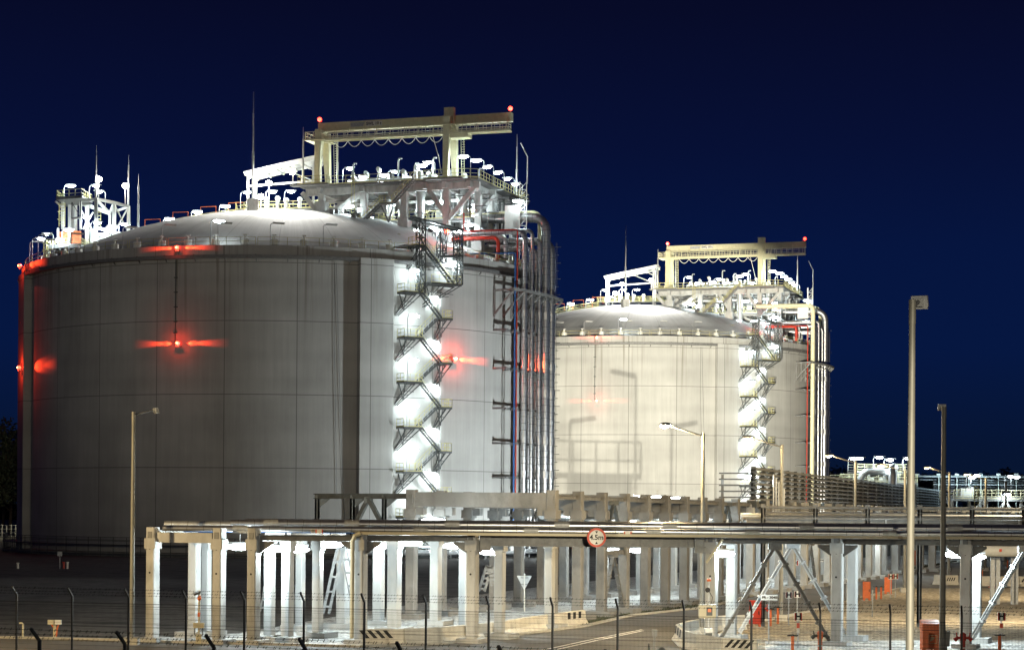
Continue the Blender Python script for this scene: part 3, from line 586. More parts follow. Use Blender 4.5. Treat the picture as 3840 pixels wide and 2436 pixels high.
MB().flight(sf(-2,2,SZ), wp[0]+Vector((-.2,0,0)), S2, 1.2).rail([sf(-2,.8,SZ), wp[0]-n_], 1.1, .07, 1.).build('stair_flight', M['yell'], wk)
for i in (1,4,7,10):
    p = wp[i]-n_; hb = MB().tube([p,p+Vector((0,0,2.3)),p+Vector((2.4,0,2.4)),p+Vector((2.4,0,.9))], .06, 6).build('hoop', M['orange'], wk)
    lamp_part(wk, p+Vector((2.9,0,0)), .1, 2.5, .2, 420)
# ------------------------------------------------------------------ lightning rods
def rod(label, q, h, blk=True, r=.11, block_h=1.9):
    o = tthing('lightning_rod', label, 'lightning rod', tuple(q), 'lightning rods')
    z0 = q.z
    if blk: MB().box(q+Vector((0,0,block_h/2-.3)), (1.5,1.5,block_h), .3, .05).build('base_block', M['conc'], o); z0 += block_h-.4
    hh = h-(z0-q.z)
    MB().cyl(Vector((q.x,q.y,z0)), Vector((q.x,q.y,z0+hh*.45)), r*1.5, n=8).cyl(Vector((q.x,q.y,z0+hh*.44)), Vector((q.x,q.y,z0+hh*.8)), r, n=8).cyl(Vector((q.x,q.y,z0+hh*.79)), Vector((q.x,q.y,z0+hh)), r*.55, .03, n=6).build('rod', M['galv'], o)
    return o
q = at(947,842,291); q.z = dzp(q); rod('tall lightning rod on a block at the front of the nearer dome', q, 17.5)
rod('lightning rod at the left corner of the platform on the nearer tank', pf(.6,-.3,ZD), 8.6, False)
rod('lightning rod rising behind the left crane legs of the nearer tank', pf(2.6,8,ZD), 10.5, False)
rod('lightning rod at the far right corner of the platform, nearer tank', pf(27.6,19.5,ZD), 9.8, False)
# ------------------------------------------------------------------ copy everything on the tank for the farther tank
index_kids(); KIDS[tank.name] = [k for k in KIDS[tank.name] if k.name != STAIRLIGHT.name]
D2 = Vector((62.7,135.,0)); SKIP = {BLUEPIPE.name, REDPIPE.name}
for o in list(TANK_THINGS):
    if o.name in SKIP: continue
    c = copy_tree(o); c.location = Vector(o.location)+D2
    c['label'] = o['label'].replace('nearer', 'farther')
    if o is tank: c['label'] = 'smaller looking domed concrete gas tank standing behind and right of the nearer tank'
TANK2 = Vector((TX,TY,0))+D2
q = pol(42.9, 56.)+D2; s_ = TANK_THINGS; TANK_THINGS = []
tpipe('cream_riser', 'wide cream pipe running down the wall of the farther tank', 'pipe', [q+inw*12+Vector((0,0,50.4)), q+Vector((0,0,50.4)), q+Vector((0,0,.6))], .45, M['cream'], None, 0, 14, 1.3)
q = pol(42.2, 54.6)+D2; tpipe('service_pipe', 'thin red pipe left of the cream riser on the farther tank', 'pipe', [q+inw*9+Vector((0,0,46.)), q+Vector((0,0,46.)), q+Vector((0,0,.6))], .12, M['red'], None, 0, 8)
# ------------------------------------------------------------------ vent tower on the nearer tank only
VY = 312.
def vp(x, y, d=0.): v = at(x, y, VY+d); return v
vt = thing('vent_tower', 'white steel vent tower with vessels and lamps at the left rim of the dome', 'vent tower', tuple(vp(340,940)))
def vbar(mb, x0, y0, x1, y1, wd, d0=0., d1=None): return mb.bar(vp(x0,y0,d0), vp(x1,y1,d0 if d1 is None else d1), wd)
def vpost(x, y0, y1, wd, mt, d=0.): return MB().bar(vp(x,y1,d), vp(x,y0,d), wd).build('post', M[mt], vt)
for x, y0, y1, wd, mt, d in ((360,742,930,.5,'steel',-3),(428,757,915,.5,'white',-1.5),(482,772,890,.45,'white',0),(327,770,935,.55,'white',2),(284,752,935,.4,'white',4),(262,750,860,.5,'white',4),(412,790,905,.4,'white',6),(235,748,860,.45,'white',1),(302,752,860,.35,'white',-1),(218,855,935,.3,'white',-2),(260,852,930,.3,'white',-3)): vpost(x, y0, y1, wd, mt, d)
b = MB()
for a in ((360,746,428,760),(428,760,482,775),(360,853,432,872),(432,872,480,882)): vbar(b, *a, .45, -2)
vbar(b,284,755,412,800,.6,4); vbar(b,360,748,412,800,.35,-2,6); vbar(b,428,762,412,798,.35,-1.5,6); vbar(b,482,776,440,790,.3,0,6); vbar(b,300,752,360,748,.4,-1,-3)
b.build('beam', M['white'], vt)
for k in ((434,776,480,870,.2,-1),(478,782,436,858,.2,-1),(306,790,350,870,.22,1),(350,795,312,860,.22,1),(208,755,232,775,.3,0)): vbar(MB(),*k).build('brace', M['white'], vt)
d0 = [vp(212,752,-1),vp(305,745,-3),vp(345,750,3),vp(250,760,6)]; tz = sum(p.z for p in d0)/4
top = [Vector((p.x,p.y,tz)) for p in d0]; bm_ = MB(); bm_.poly(top); bm_.add([p-Vector((0,0,.3)) for p in top], [(3,2,1,0)]); 
for a, c in zip(top, top[1:]+top[:1]): bm_.bar(a, c, .2, .4)
bm_.build('top_deck', M['mid'], vt)
MB().rail(top+top[:1], 1.2, .08, 1.1).build('top_railing', M['yell'], vt)
d1 = [vp(183,932,-4),vp(300,922,-6),vp(350,935,2),vp(230,945,4)]; tz1 = 47.2
low = [Vector((p.x,p.y,tz1)) for p in d1]; bm_ = MB().poly(low)
for a, c in zip(low, low[1:]+low[:1]): bm_.bar(a, c, .25, .6)
for i in range(7): t = (i+.5)/7; bm_.bar(low[0].lerp(low[1],t)-Vector((0,0,.4)), low[3].lerp(low[2],t)-Vector((0,0,.4)), .15, .4)
for p in low: bm_.bar(p, Vector((p.x,p.y,42.2)), .3)
bm_.bar(low[0].lerp(low[1],.5), low[1].lerp(low[0],.1)-Vector((0,0,4)), .2).bar(low[1]-Vector((0,0,3.)), low[2]-Vector((0,0,.5)), .2)
bm_.build('lower_deck', M['mid'], vt)
MB().rail([low[3],low[0],low[1],low[2]], 1.2, .07, 1.2).build('lower_railing', M['yell'], vt)
b = MB(); k0 = [vp(270,758,-4),vp(302,752,-4)]
for a in k0: b.bar(a, a-Vector((0,0,2.6)), .14)
b.bar(k0[0]-Vector((0,0,2.6)), k0[1]-Vector((0,0,2.6)), 1.2, .12).bar(k0[0], k0[1]-Vector((0,0,2.6)), .08)
b.build('hanging_cage', M['dark'], vt)
for x0, x1, y0, y1, d in ((165,180,905,985,-5),(222,244,760,850,-1),(366,378,790,850,4),(176,190,900,985,-4)):
    b = MB(); p0, p1 = vp(x0,y0,d), vp(x1,y0,d); h = vp(x0,y0,d).z-vp(x0,y1,d).z
    for p in (p0,p1): b.bar(p, p-Vector((0,0,h)), .09)
    for i in range(int(h/.5)): b.bar(p0-Vector((0,0,.3+i*.5)), p1-Vector((0,0,.3+i*.5)), .07)
    for i in range(int(h/1.2)):
        a = p0-Vector((.1,.8,.3+i*1.2)); c = p1-Vector((-.1,.8,.3+i*1.2)); b.bar(p0-Vector((0,0,.3+i*1.2)), a, .06).bar(a, c, .06).bar(c, p1-Vector((0,0,.3+i*1.2)), .06)
    b.build('caged_ladder', M['yell'], vt)
for x, y0, y1, r, d in ((240,872,926,.72,-1),(286,868,924,.72,0)):
    a, c = vp(x,y1,d), vp(x,y0,d); MB().box((a+c)/2, (1.5,1.5,abs(c.z-a.z)), .2, .2).build('orange_vessel', M['orange'], vt)
for x, y0, y1, r, d in ((326,800,930,.35,4),(270,770,900,.3,6),(345,860,930,.5,3),(400,860,905,.5,4)):
    MB().cyl(vp(x,y1,d), vp(x,y0,d), r, n=12).build('vessel', M['white'], vt, True)
for x, y in ((372,910),(385,905),(356,900),(395,890)): MB().box(vp(x,y,1), (1.2,1.2,1.1), .2, .1).build('equipment_box', M['white'], vt)
for x, y, rz, d, pw in ((240,752,0,-1,500),(335,752,0,1,500),(395,775,PI,-1,400),(232,918,0,-5,600),(196,955,0,-6,350),(340,890,.3,-4,700),(355,935,0,-4,500),(395,905,0,-1,600),(445,895,.4,0,600),(200,935,PI,-5,500),(300,870,0,0,500)): lamp_part(vt, vp(x,y,d), rz, 2.4, .3, pw)
flood(vt, vp(370,672,-2), 3.2, 2200, (.25,-1,-.1)); flood(vt, vp(470,697,0), 3.2, 1600, (.25,-1,-.1))
lamp('POINT', 700, W_, vp(370,672,-3.2), vt, .3); lamp('POINT', 500, W_, vp(470,697,-1.2), vt, .3)
def rod2(label, x, y0, y1, d, blk=False):
    q = vp(x,y1,d)
    if blk: q.z = dzp(q)
    TANK_THINGS.clear(); rod(label, q, vp(x,y0,d).z-q.z, blk)
rod2('lightning rod on the dark post of the vent tower', 360, 545, 742, -3); rod2('lightning rod on the right corner post of the vent tower', 481, 580, 772, 0); rod2('lightning rod on a block on the dome right of the vent tower', 518, 652, 890, -4, True)
# ================================================================== GROUND
def sheet(name, pts, z, mt, kind='structure'):
    o = MB().poly([(p[0],p[1],z) for p in pts]).build(name, mt); o['kind'] = kind; return o
def G(*a): return [gp(x,y) for x,y in a]
sheet('ground', [(-1500,20),(1500,20),(1500,3500),(-1500,3500)], 0., M['soil'])
K1 = G((-700,2386),(0,2392),(400,2401),(800,2413),(1358,2426),(1650,2416),(1900,2386),(2187,2350),(2366,2309),(2612,2282),(2694,2266),(2851,2226),(3045,2195),(3228,2178),(3391,2146),(3588,2109),(3720,2090))
K2 = G((3428,2204),(3388,2204),(3325,2219),(3217,2246),(3113,2275),(3028,2295),(2900,2322),(2791,2342),(2720,2372),(2640,2420),(2560,2480))
sheet('road', K1+G((3900,2085),(3900,2120),(3600,2150),(3480,2190),(3900,2192),(3900,2204))+K2+[gp(2700,2640),gp(-700,2640)], .012, M['asph'])
sheet('gravel_bed', G((480,2398),(900,2372),(1250,2312),(1700,2240),(2100,2190),(2500,2150),(2700,2128),(3000,2105),(3300,2085),(3720,2070))+K1[:4:-1]+G((800,2412)), .006, M['grav'])
sheet('gravel_yard', K2+[gp(2700,2640),gp(4500,2640)]+G((4500,2204)), .006, M['gravb'])
sheet('white_gravel_strip', [gp(2870,2402),gp(3900,2398),gp(3900,2436),gp(2870,2440)], .010, M['grav'])  # paler gravel stands in for rack lamplight on the brown gravel
vg = G((2150,2320),(2183,2304),(2300,2280),(2616,2238),(2685,2229),(2851,2206),(3022,2184),(3228,2158),(3391,2132),(3588,2100))
sheet('grass_verge', vg+K1[15:6:-1], .010, M['grass'])
def gblades(name, poly, n, h):
    b = MB(); tr = tessellate_polygon([[Vector(p) for p in poly]]); P = [Vector(p) for p in poly]
    ar = [((P[j]-P[i]).cross(P[k]-P[i])).length for i,j,k in tr]; tot = sum(ar)
    for (i,j,k), a in zip(tr, ar):
        for _ in range(int(n*a/tot)):
            u, v = R_.random(), R_.random()
            if u+v > 1: u, v = 1-u, 1-v
            q = P[i]+(P[j]-P[i])*u+(P[k]-P[i])*v; an = R_.random()*6.28; w = .03; d = Vector((cos(an),sin(an),0)); l = Vector((R_.uniform(-.06,.06),R_.uniform(-.06,.06),h*R_.uniform(.5,1.2)))
            b.add([q-d*w,q+d*w,q+l], [(0,1,2)])
    return b
o = gblades('grass', vg+K1[15:6:-1], 9000, .16).build('grass', M['grass']); o['kind'] = 'stuff'
def kerb(name, P):
    b = MB()
    for a, c in zip(P, P[1:]): b.bar(a+Vector((0,0,.05)), c+Vector((0,0,.05)), .28, .16)
    struct(b.build(name, M['kerb']))
kerb('kerb', K1); kerb('kerb', K2+[gp(2480,2560)])
def stripe(P, w, z=.02):
    b = MB()
    for a, c in zip(P, P[1:]):
        d = (c-a).normalized(); s = Vector((d.y,-d.x,0))*w/2; b.add([Vector((p.x,p.y,z)) for p in (a-s,c-s,c+s,a+s)], [(0,1,2,3)])
    return b
b = stripe(G((1960,2452),(2100,2423),(2200,2401),(2408,2360)), .16); b2 = stripe(G((2010,2452),(2130,2425),(2230,2402),(2412,2364)), .16)
b.add(b2.v, b2.f); struct(b.build('road_markings', M['line']))
b = stripe(G((3500,2300),(3560,2300)), .12)
b = MB()
for y in (2309,2320,2343,2365): 
    p, q = gp(3560,y), gp(3585,y); b.add([p,q,q+Vector((0,.25,0)),p+Vector((0,.25,0))], [(0,1,2,3)])
for v in b.v: v.z = .022
struct(b.build('painted_ticks', M['line']))
# ================================================================== PIPE RACKS
YW = rad(-22); RT = Vector((sin(rad(22)),cos(rad(22)),0)); RL = Vector((cos(rad(22)),-sin(rad(22)),0))
def post(mb, p, zt, w, d, rz=YW): return mb.box(Vector((p[0],p[1],zt/2)), (w,d,zt), rz, .045)
def corb(mb, p, z, w=.62): return mb.box(Vector((p[0],p[1],z)), (w,w,.55), YW, .03)
def tube_lamp(parent, q, rz, power=260., L=1.25):
    o = MB().box(q+Vector((0,0,.12)), (L,.22,.08), rz).bar(q+Vector((0,0,.12)), q+Vector((0,0,.55)), .05).build('lamp', M['galv'], parent)
    ell(q-Vector((0,0,.1)), (L*.55,.18,.17), rz).build('diffuser', M['e_w'], o, True)  # ellipsoid made oversize to give the tube a glow
    lamp('POINT', power*1.6, WH, q-Vector((0,.05,.45)), o, .18); return o
# ---- front rack along the road
fr = thing('front_pipe_rack', 'low concrete pipe rack running straight across the front of the plant', 'pipe rack', (2,102,0))
FC = [(571,2405,.50),(820,2412,.50),(950,2414,.50),(1352,2412,.50),(1771,2400,.50),(2667,2408,.56),(3138,2410,.56),(3621,2428,.56),(4060,2436,.56)]
FP = []
for x, y, w in FC:
    p = gp(x,y); p.y = min(max(p.y,100.5),103.5); p.x = at(x,y,p.y).x; FP.append(p)
    b = post(MB(), p, 5.94, w, .6); corb(b, p, 5.1, .68); b.box(p+Vector((0,0,.12)), (1.3,1.3,.24), YW); cl = b.build('column', M['conc'], fr)
    fn = Vector((sin(YW),-cos(YW),0)); MB().box(p+fn*.31+Vector((0,0,5.55)), (.26,.03,.34), YW).build('steel_plate', M['mid'], cl)
    for hz in (4.85,3.6): MB().cyl(p+fn*.295+Vector((0,0,hz)), p+fn*.312+Vector((0,0,hz)), .055, n=10).build('bolt_hole', M['blk'], cl)
RP = []
for i, p in enumerate(FP):
    if i in (1,2,3,4): continue
    q = p+Vector((1.5,4.1,0)); RP.append(q)
    b = post(MB(), q, 5.2, .52, .56); b.box(q+Vector((0,0,.15)), (1.5,1.5,.3), YW); b.build('column', M['conw'], fr)
    MB().bar(p+RT*.3+Vector((0,0,5.5)), q+Vector((0,0,5.5)), .45, .6).build('cross_beam', M['conw'], fr)
def V3(x, y, z): return Vector((x,y,z))
def zf(p, z, dy=0.): return Vector((p.x,p.y+dy,z))
MB().bar(zf(FP[0],5.42,-.03)+Vector((.32,0,0)), zf(FP[1],5.42,-.03)-Vector((.3,0,0)), .4, .52).build('beam', M['conc'], fr)
for a, c in ((2,3),(3,4),(5,6),(6,7),(7,8)): MB().ibeam(zf(FP[a],5.46)+Vector((.3,0,0)), zf(FP[c],5.46)-Vector((.3,0,0)), .3, .30).build('girder', M['mid'], fr)
g5 = MB().ibeam(zf(FP[4],5.36)+Vector((.35,-.1,0)), zf(FP[5],5.36)-Vector((.35,.1,0)), .45, .56)
for i in range(5): p = FP[4].lerp(FP[5],(i+.5)/5); g5.box(zf(p,5.36,-.14), (.03,.2,.5))
g5.box(zf(FP[4],5.25,-.1)+Vector((.65,-.1,0)), (.55,.5,.8)).box(zf(FP[5],5.2,-.1)-Vector((.7,.1,0)), (.5,.5,.8)); g5.build('girder', M['mid'], fr)
for i in (2,3,4,6,7):
    for sg in (-1,1):
        if (i, sg) in ((2,-1),): continue
        MB().prism([(0,0),(.75*sg,0),(.75*sg,-.12),(0,-.62)], zf(FP[i],5.28)+Vector((.28*sg,0,0)), Vector((1,0,0)), Vector((0,0,1)), .28).build('haunch', M['mid'], fr)
rl = MB()
P0_, P1_ = zf(FP[3],5.72,-.42), zf(FP[8],5.72,-.42)
rl.bar(P0_, P1_, .08, .14).bar(P0_+Vector((0,.5,0)), P1_+Vector((0,.5,0)), .08, .14)
rl.tube([zf(FP[3],.3,-.42)-Vector((.42,0,0)), zf(FP[3],5.3,-.42)-Vector((.42,0,0)), zf(FP[3],5.6,-.42)-Vector((.3,0,0)), zf(FP[3],5.72,-.42)], .11, 8)
rl.build('cable_tray', M['beige'], fr)
def brace2(parent, top, l, r, w, mt, nm='brace'):
    b = MB().ibeam(top, l, w, w, .05).ibeam(top, r, w, w, .05); n = 5
    for e in (l, r):
        for i in range(1,n): q = top.lerp(e, i/n); d = (e-top).normalized()*.06; b.bar(q-d, q+d, w+.03, w+.03)
    b.box(top+Vector((0,-.02,-.02)), (.7,w+.06,.34)); return b.build(nm, mt, parent)
m56 = FP[5].lerp(FP[6],.5)
brace2(fr, zf(m56,5.2), zf(FP[5],.25)+Vector((.45,0,0)), zf(FP[6],.25)-Vector((.4,0,0)), .30, M['mid'])
mr = RP[1].lerp(RP[2],.5); brace2(fr, zf(mr,5.2), zf(RP[1],.4)+Vector((.45,0,0)), zf(RP[2],.4)-Vector((.4,0,0)), .32, M['galv'])
mr = RP[2].lerp(RP[3],.55); brace2(fr, zf(FP[7].lerp(FP[8],.5),5.2), zf(FP[7],.4)+Vector((.8,2,0)), zf(FP[8],.25)-Vector((.4,0,0)), .28, M['galv'])
MB().bar(zf(FP[5],5.55,-.5)+Vector((.5,0,0)), zf(FP[5],4.3,-.35)-Vector((.32,0,0)), .12).build('stay', M['beige'], fr)
for x, y, Y, rz, pw in ((900,2042,102.6,0,560),(2707,2068,103.4,0,800),(3583,2070,103.2,.3,1000),(3650,2080,106.,0,500)): tube_lamp(fr, at(x,y,Y), rz, pw)
# pipes lying on the front rack
def xpipe(nm, label, x0, x1, z, dy, r, mt, mat_band=True, grp='clad pipes on the front rack', clamps=()):
    p, q = Vector((x0,102.1+dy,z)), Vector((x1,102.1+dy,z)); o = thing(nm, label, 'pipe', tuple(p), grp)
    b = MB().tube([p,q], r, 14); b.cur = 1; k = int((x1-x0)/.85)
    for i in range(k): c = p+Vector((.4+i*.85,0,0)); b.cyl(c-Vector((.012,0,0)), c+Vector((.012,0,0)), r*1.025, n=14)
    b.build('pipe_shell', [M[mt], M['mid']], o, True)
    for x in clamps: c = Vector((x,102.1+dy,z)); MB().cyl(c-Vector((.38,0,0)), c+Vector((.38,0,0)), r*1.16, n=14).box(c-Vector((0,0,r*1.1)), (.8,r*2,.12)).build('clamp', M['galv'], o)
    return o
xpipe('clad_pipe', 'upper wider clad pipe on the front rack above the height sign', -14.6, 34, 6.18, .45, .19, 'alu', clamps=(-12.5,-8.3,-3.1,2.6,8.2,15.3,23))
xpipe('clad_pipe', 'lower slim clad pipe on the front rack just over the tray', -18., 34, 5.90, -.25, .155, 'alu', clamps=(-14.,-4.7,1.,7.3,12.4,19.5,27))
xpipe('clad_pipe', 'topmost thin pipe running behind the others on the front rack', -13.9, 34, 6.33, 1.0, .09, 'alu')
xpipe('clad_pipe', 'short clad pipe at the rear of the left end of the front rack', -18.2, -8, 6.08, 1.3, .19, 'pipew')
o = thing('blue_pipe', 'thin blue pipe lying low along the front rack', 'pipe', (0,103,5.65)); MB().tube([(-17.,102.3,5.74),(34,102.3,5.74)], .05, 6).build('pipe_shell', M['blue'], o)
def tagplate(x, y, w, h, nm, mt):
    p = at(x,y,101.6); return p
o = thing('pipe_marker', 'white and orange arrow marker on the pipe right of the height sign', 'pipe marker', tuple(at(2340,1998,101.6)))
MB().box(at(2330,1998,101.62), (.28,.02,.13)).build('arrow_panel', M['sgnw'], o); MB().box(at(2331,1998,101.60), (.2,.02,.045)).build('arrow', M['blk'], o); MB().box(at(2354,1997,101.62), (.40,.02,.15)).build('code_panel', M['sgnr'], o); MB().box(at(2354,1997,101.60), (.26,.02,.14)).build('code_field', M['sgnw'], o)
o = thing('pipe_marker', 'white and pink arrow marker on the pipe left of the yellow column', 'pipe marker', tuple(at(1185,1990,101.6)))
MB().box(at(1174,1989,101.62), (.24,.02,.2)).build('arrow_panel', M['sgnw'], o)
b = MB()
for dy in (-3,3): b.box(at(1174,1989+dy,101.60), (.18,.02,.05))
b.build('arrow', M['blk'], o); MB().box(at(1197,1991,101.62), (.38,.02,.2)).build('code_panel', M['sgnr'], o); MB().box(at(1197,1991,101.60), (.26,.02,.19)).build('code_field', M['sgnw'], o)
# ---- tall concrete rack going away to the right
tr_ = thing('tall_pipe_rack', 'tall weathered concrete rack receding to the right under the tanks', 'pipe rack', (2.5,121.8,0))
RS = Vector((1.72,4.1,0)); RO_ = Vector((2.5,121.8,0)); LO_ = Vector((-6.35,125.4,0))
NB = 22
def topz(n): return 8.2-.03*n
for n in range(NB):
    for base in (RO_, LO_):
        if base is LO_ and n > 15: continue
        p = base+RS*n; z = topz(n)
        b = post(MB(), p, z, .62, .62); corb(b, p+RL*(.0 if base is RO_ else 0), z-1.5, .82)
        b.box(p+RL*(-.55 if base is RO_ else .55)+Vector((0,0,z-1.35)), (.7,.55,.5), YW)
        b.box(p+Vector((0,0,.17)), (1.9,1.9,.34), YW)
        b.box(p+Vector((-.08,-.32,z-.62)), (.26,.05,.5), YW) if n else b.box(p+Vector((-.08,-.33,z-.6)), (.26,.05,.5), YW)
        b.build('column', M['concd'] if n < 10 else M['conc'], tr_)
    if n < 16:
        a, c = RO_+RS*n-RL*.32, LO_+RS*n+RL*.32; z = topz(n)-.62
        MB().bar(Vector((a.x,a.y,z)), Vector((c.x,c.y,z)), .5, .92).build('cross_beam', M['concd'], tr_)
b = MB()
for base in (RO_, LO_):
    for n in range(NB-1 if base is RO_ else 15):
        a, c = base+RS*n, base+RS*(n+1); b.ibeam(Vector((a.x,a.y,topz(n)-.42))+RT*.3, Vector((c.x,c.y,topz(n)-.45))-RT*.3, .22, .26)
b.build('tie_beam', M['mid'], tr_)
for n in (2,8,14):
    a, c = RO_+RS*n, RO_+RS*(n+1); m = a.lerp(c,.5); m2 = Vector((m.x,m.y,7.5)); 
    brace2(tr_, m2, Vector((a.x,a.y,4.4))+RT*.3, Vector((c.x,c.y,4.2))-RT*.3, .22, M['dark']); MB().bar(Vector((a.x,a.y,4.15)), Vector((c.x,c.y,4.15)), .2, .3).build('strut', M['mid'], tr_)
    brace2(tr_, Vector((m.x,m.y,4.0)), Vector((a.x,a.y,.5))+RT*.3, Vector((c.x,c.y,.5))-RT*.3, .24, M['mid'])
for x, y, Y, pw in ((2465,1862,152,420),(2535,1866,157,420),(1625,1945,127,260),(2300,2058,150,160),(2390,2058,158,160)): tube_lamp(tr_, at(x,y,Y), YW, pw, 1.6)
for n in (2,5,8,11,14): q = RO_+RS*n; tube_lamp(tr_, q-RL*4.6+Vector((0,0,5.9)), YW, 520, 1.4)
# pipes carried inside the tall rack
for i, (k, z, r, l) in enumerate(((1.8,6.6,.28,'silver pipe inside the tall rack nearest its right columns'),(3.6,6.6,.36,'silver pipe along the middle of the tall rack'),(6.2,6.6,.3,'silver pipe inside the tall rack nearest the tanks'))):
    p = RO_-RL*k+Vector((0,0,z)); q = p+RS*(NB-1); o = thing('rack_pipe', l, 'pipe', tuple(p), 'pipes inside the tall rack'); MB().tube([p+RS*3.1,q], r, 12).build('pipe_shell', M['galv'], o, True)
# ---- steel frame branching left from the tall rack
sf_ = thing('steel_pipe_frame', 'dark steel frame with a peaked brace in front of the nearer tank', 'steel frame', tuple(gp(1300,2290)))
def fx(x, y): 
    t = (x-1190)/(1556-1190.); Y = 129.2-3.6*t; return at(x,y,Y)
b = MB().ibeam(fx(1181,1859), fx(1552,1859), .35, .34, .05)
b.build('beam', M['dark'], sf_)
for x in (1190,1322,1441): 
    p = fx(x,1862); MB().ibeam(p, Vector((p.x,p.y,0)), .32, .32, .06).prism([(0,0),(.7,0),(0,-.6)], p+Vector((.16,0,-.1)), Vector((1,0,0)), Vector((0,0,1)), .12).build('post', M['dark'], sf_)
t_ = fx(1382,1868); MB().bar(t_, fx(1334,1962), .26).bar(t_, fx(1430,1958), .26).box(t_+Vector((0,0,-.1)), (.6,.2,.4)).build('brace', M['dark'], sf_)
# ---- white lower supports under and behind the front rack
lw = thing('low_pipe_support', 'group of white lamp-lit concrete columns behind the left half of the front rack', 'pipe rack', tuple(gp(1200,2370)))
LC = [(772,2392,107,.42),(1010,2391,103.6,.46),(1077,2403,103.,.5),(1190,2368,106.6,.46),(1125,2341,113,.44),(1285,2328,115.,.6),(1419,2312,118.,.56),(1478,2345,111.5,.62),(1633,2318,118.5,.56),(1873,2370,107.,.5),(1740,2340,113,.5),(2060,2330,116,.5)]
for x, y, Y, w in LC:
    p = at(x,y,Y); p.z = 0; zt = 5.35
    b = post(MB(), p, zt, w, w*1.1); b.box(p+Vector((0,0,.15)), (1.7,1.6,.3), YW); corb(b, p, 5.0, w+.14); b.build('column', M['conw'], lw)
b = MB()
for i, j in ((1,4),(2,3),(3,5),(7,6),(7,8),(9,10),(11,10)):
    p, q = at(LC[i][0],2000,LC[i][2]), at(LC[j][0],2000,LC[j][2]); b.bar(Vector((p.x,p.y,5.5)), Vector((q.x,q.y,5.5)), .42, .5)
for i, j in ((1,2),(4,3),(8,9)):
    p, q = at(LC[i][0],2000,LC[i][2]), at(LC[j][0],2000,LC[j][2]); b.bar(Vector((p.x,p.y,5.46)), Vector((q.x,q.y,5.46)), .4, .45)
b.build('beam', M['conw'], lw)
def ldr(t, e): 
    b = MB(); s = Vector((.17,0,0)); b.bar(t-s, e-s, .07, .16).bar(t+s, e+s, .07, .16)
    for i in range(5): q = t.lerp(e,(i+.5)/5); b.box(q, (.4,.14,.12))
    return b
for tx, ty, Y, ends in ((1283,2022,112,((1222,2300),(1330,2270))),(1836,2118,120,((1806,2215),(1857,2195))),(1010,2150,112,((988,2290),)),(1108,2180,114,((1122,2330),))):
    for ex, ey in ends: ldr(at(tx,ty,Y), at(ex,ey,Y)).build('lattice_brace', M['mid'], lw)
for x, y, Y, rz, pw in ((1021,2049,102.,0,520),(1240,2034,107,0,520),(1540,2028,112,0,560),(1842,2062,108,0,420),(1115,2052,109,0,260),(1420,2040,116,0,300),(1700,2040,120,0,420)): tube_lamp(lw, at(x,y,Y), rz, pw)
# ---- cable tray tower row beyond
ct = thing('cable_tray_rack', 'dark rack of six stacked cable trays running away behind the street lamp', 'cable rack', (19.7,162.8,7.6))
CA, CB = Vector((19.9,162.8,0)), Vector((73.,335.,0)); NP = 42
b = MB(); pb = MB()
for k in range(7):
    z = 7.95+.42*k; (pb if k == 6 else b).bar(Vector((CA.x,CA.y,z)), Vector((CB.x,CB.y,z)), .7 if k < 6 else .25, .13 if k < 6 else .22)
b.build('cable_tray', M['mid'], ct); pb.build('top_beam', M['dark'], ct)
for i in range(NP):
    t = i/(NP-1.); p = CA.lerp(CB,t); b = MB(); b.ibeam(Vector((p.x,p.y,7.3)), Vector((p.x,p.y,10.55)), .26 if i else .4, .26, .05)
    for k in range(6): b.box(Vector((p.x,p.y-.1,8.1+.42*k)), (.55,.22,.16), YW)
    b.box(Vector((p.x,p.y,7.55)), (.8,.8,.55), YW); b.build('post', M['dark'], ct)
b = MB()
for k in range(5): b.bar(Vector((CA.x,CA.y+.5,8.1+.5*k)), Vector((CA.x-2.6,CA.y+1.6,8.1+.5*k)), .5, .12)
b.bar(Vector((CA.x-2.4,CA.y+1.5,6.8)), Vector((CA.x-2.4,CA.y+1.5,10.)), .2); b.build('branch_tray', M['mid'], ct)
for i in range(5): MB().tube([Vector((CA.x+1.6+.22*i,CA.y-.4,10.-.3*i)), Vector((CA.x+1.6+.22*i,CA.y-.4,6.9))], .07, 6).build('riser_conduit', M['galv'], ct)
tube_lamp(ct, at(2815,1784,163.4), YW, 500, 1.2)
# ---- steel service bridge on the right
sb = thing('service_bridge', 'weathered steel pipe bridge with post railing over the right half of the front rack', 'service bridge', (15,119,6))
yb = 119.; x0 = at(2862,1900,yb).x; x1 = 37.
b = MB().ibeam((x0-1.,yb,6.35), (x1,yb,6.35), .3, .42, .04).bar((x0,yb-.1,6.62), (x1,yb-.1,6.62), .2, .08).bar((x0,yb+2.2,6.35), (x1,yb+2.2,6.35), .3, .4); b.build('girder', M['mid'], sb)
for i in range(9): x = x0+i*3.15; MB().ibeam((x,yb,.2 if i in (0,3,6) else 6.), (x,yb,7.32), .28, .28, .05).build('post', M['mid'], sb)
b = MB()
for z in (7.25,6.95,6.75): b.tube([(x0,yb+.02,z),(x1,yb+.02,z)], .085 if z > 7.2 else .05, 8)
for i in range(18): b.bar((x0+.6+i*1.5,yb+2.2,6.4), (x0+.6+i*1.5,yb+2.2,7.15), .22)
for z in (7.1,6.85): b.bar((x0,yb+2.2,z), (x1,yb+2.2,z), .08)
b.build('railing', M['mid'], sb)
for i, (dx, r) in enumerate(((.6,.16),(1.3,.2))): MB().tube([(x0-1.2,yb+dx,6.68),(x1,yb+dx,6.68)], r, 10).build('carried_pipe', M['pipew'], sb, True)
for x in (22.5,30.5): tube_lamp(sb, Vector((x,yb-.3,6.0)), 0, 160)
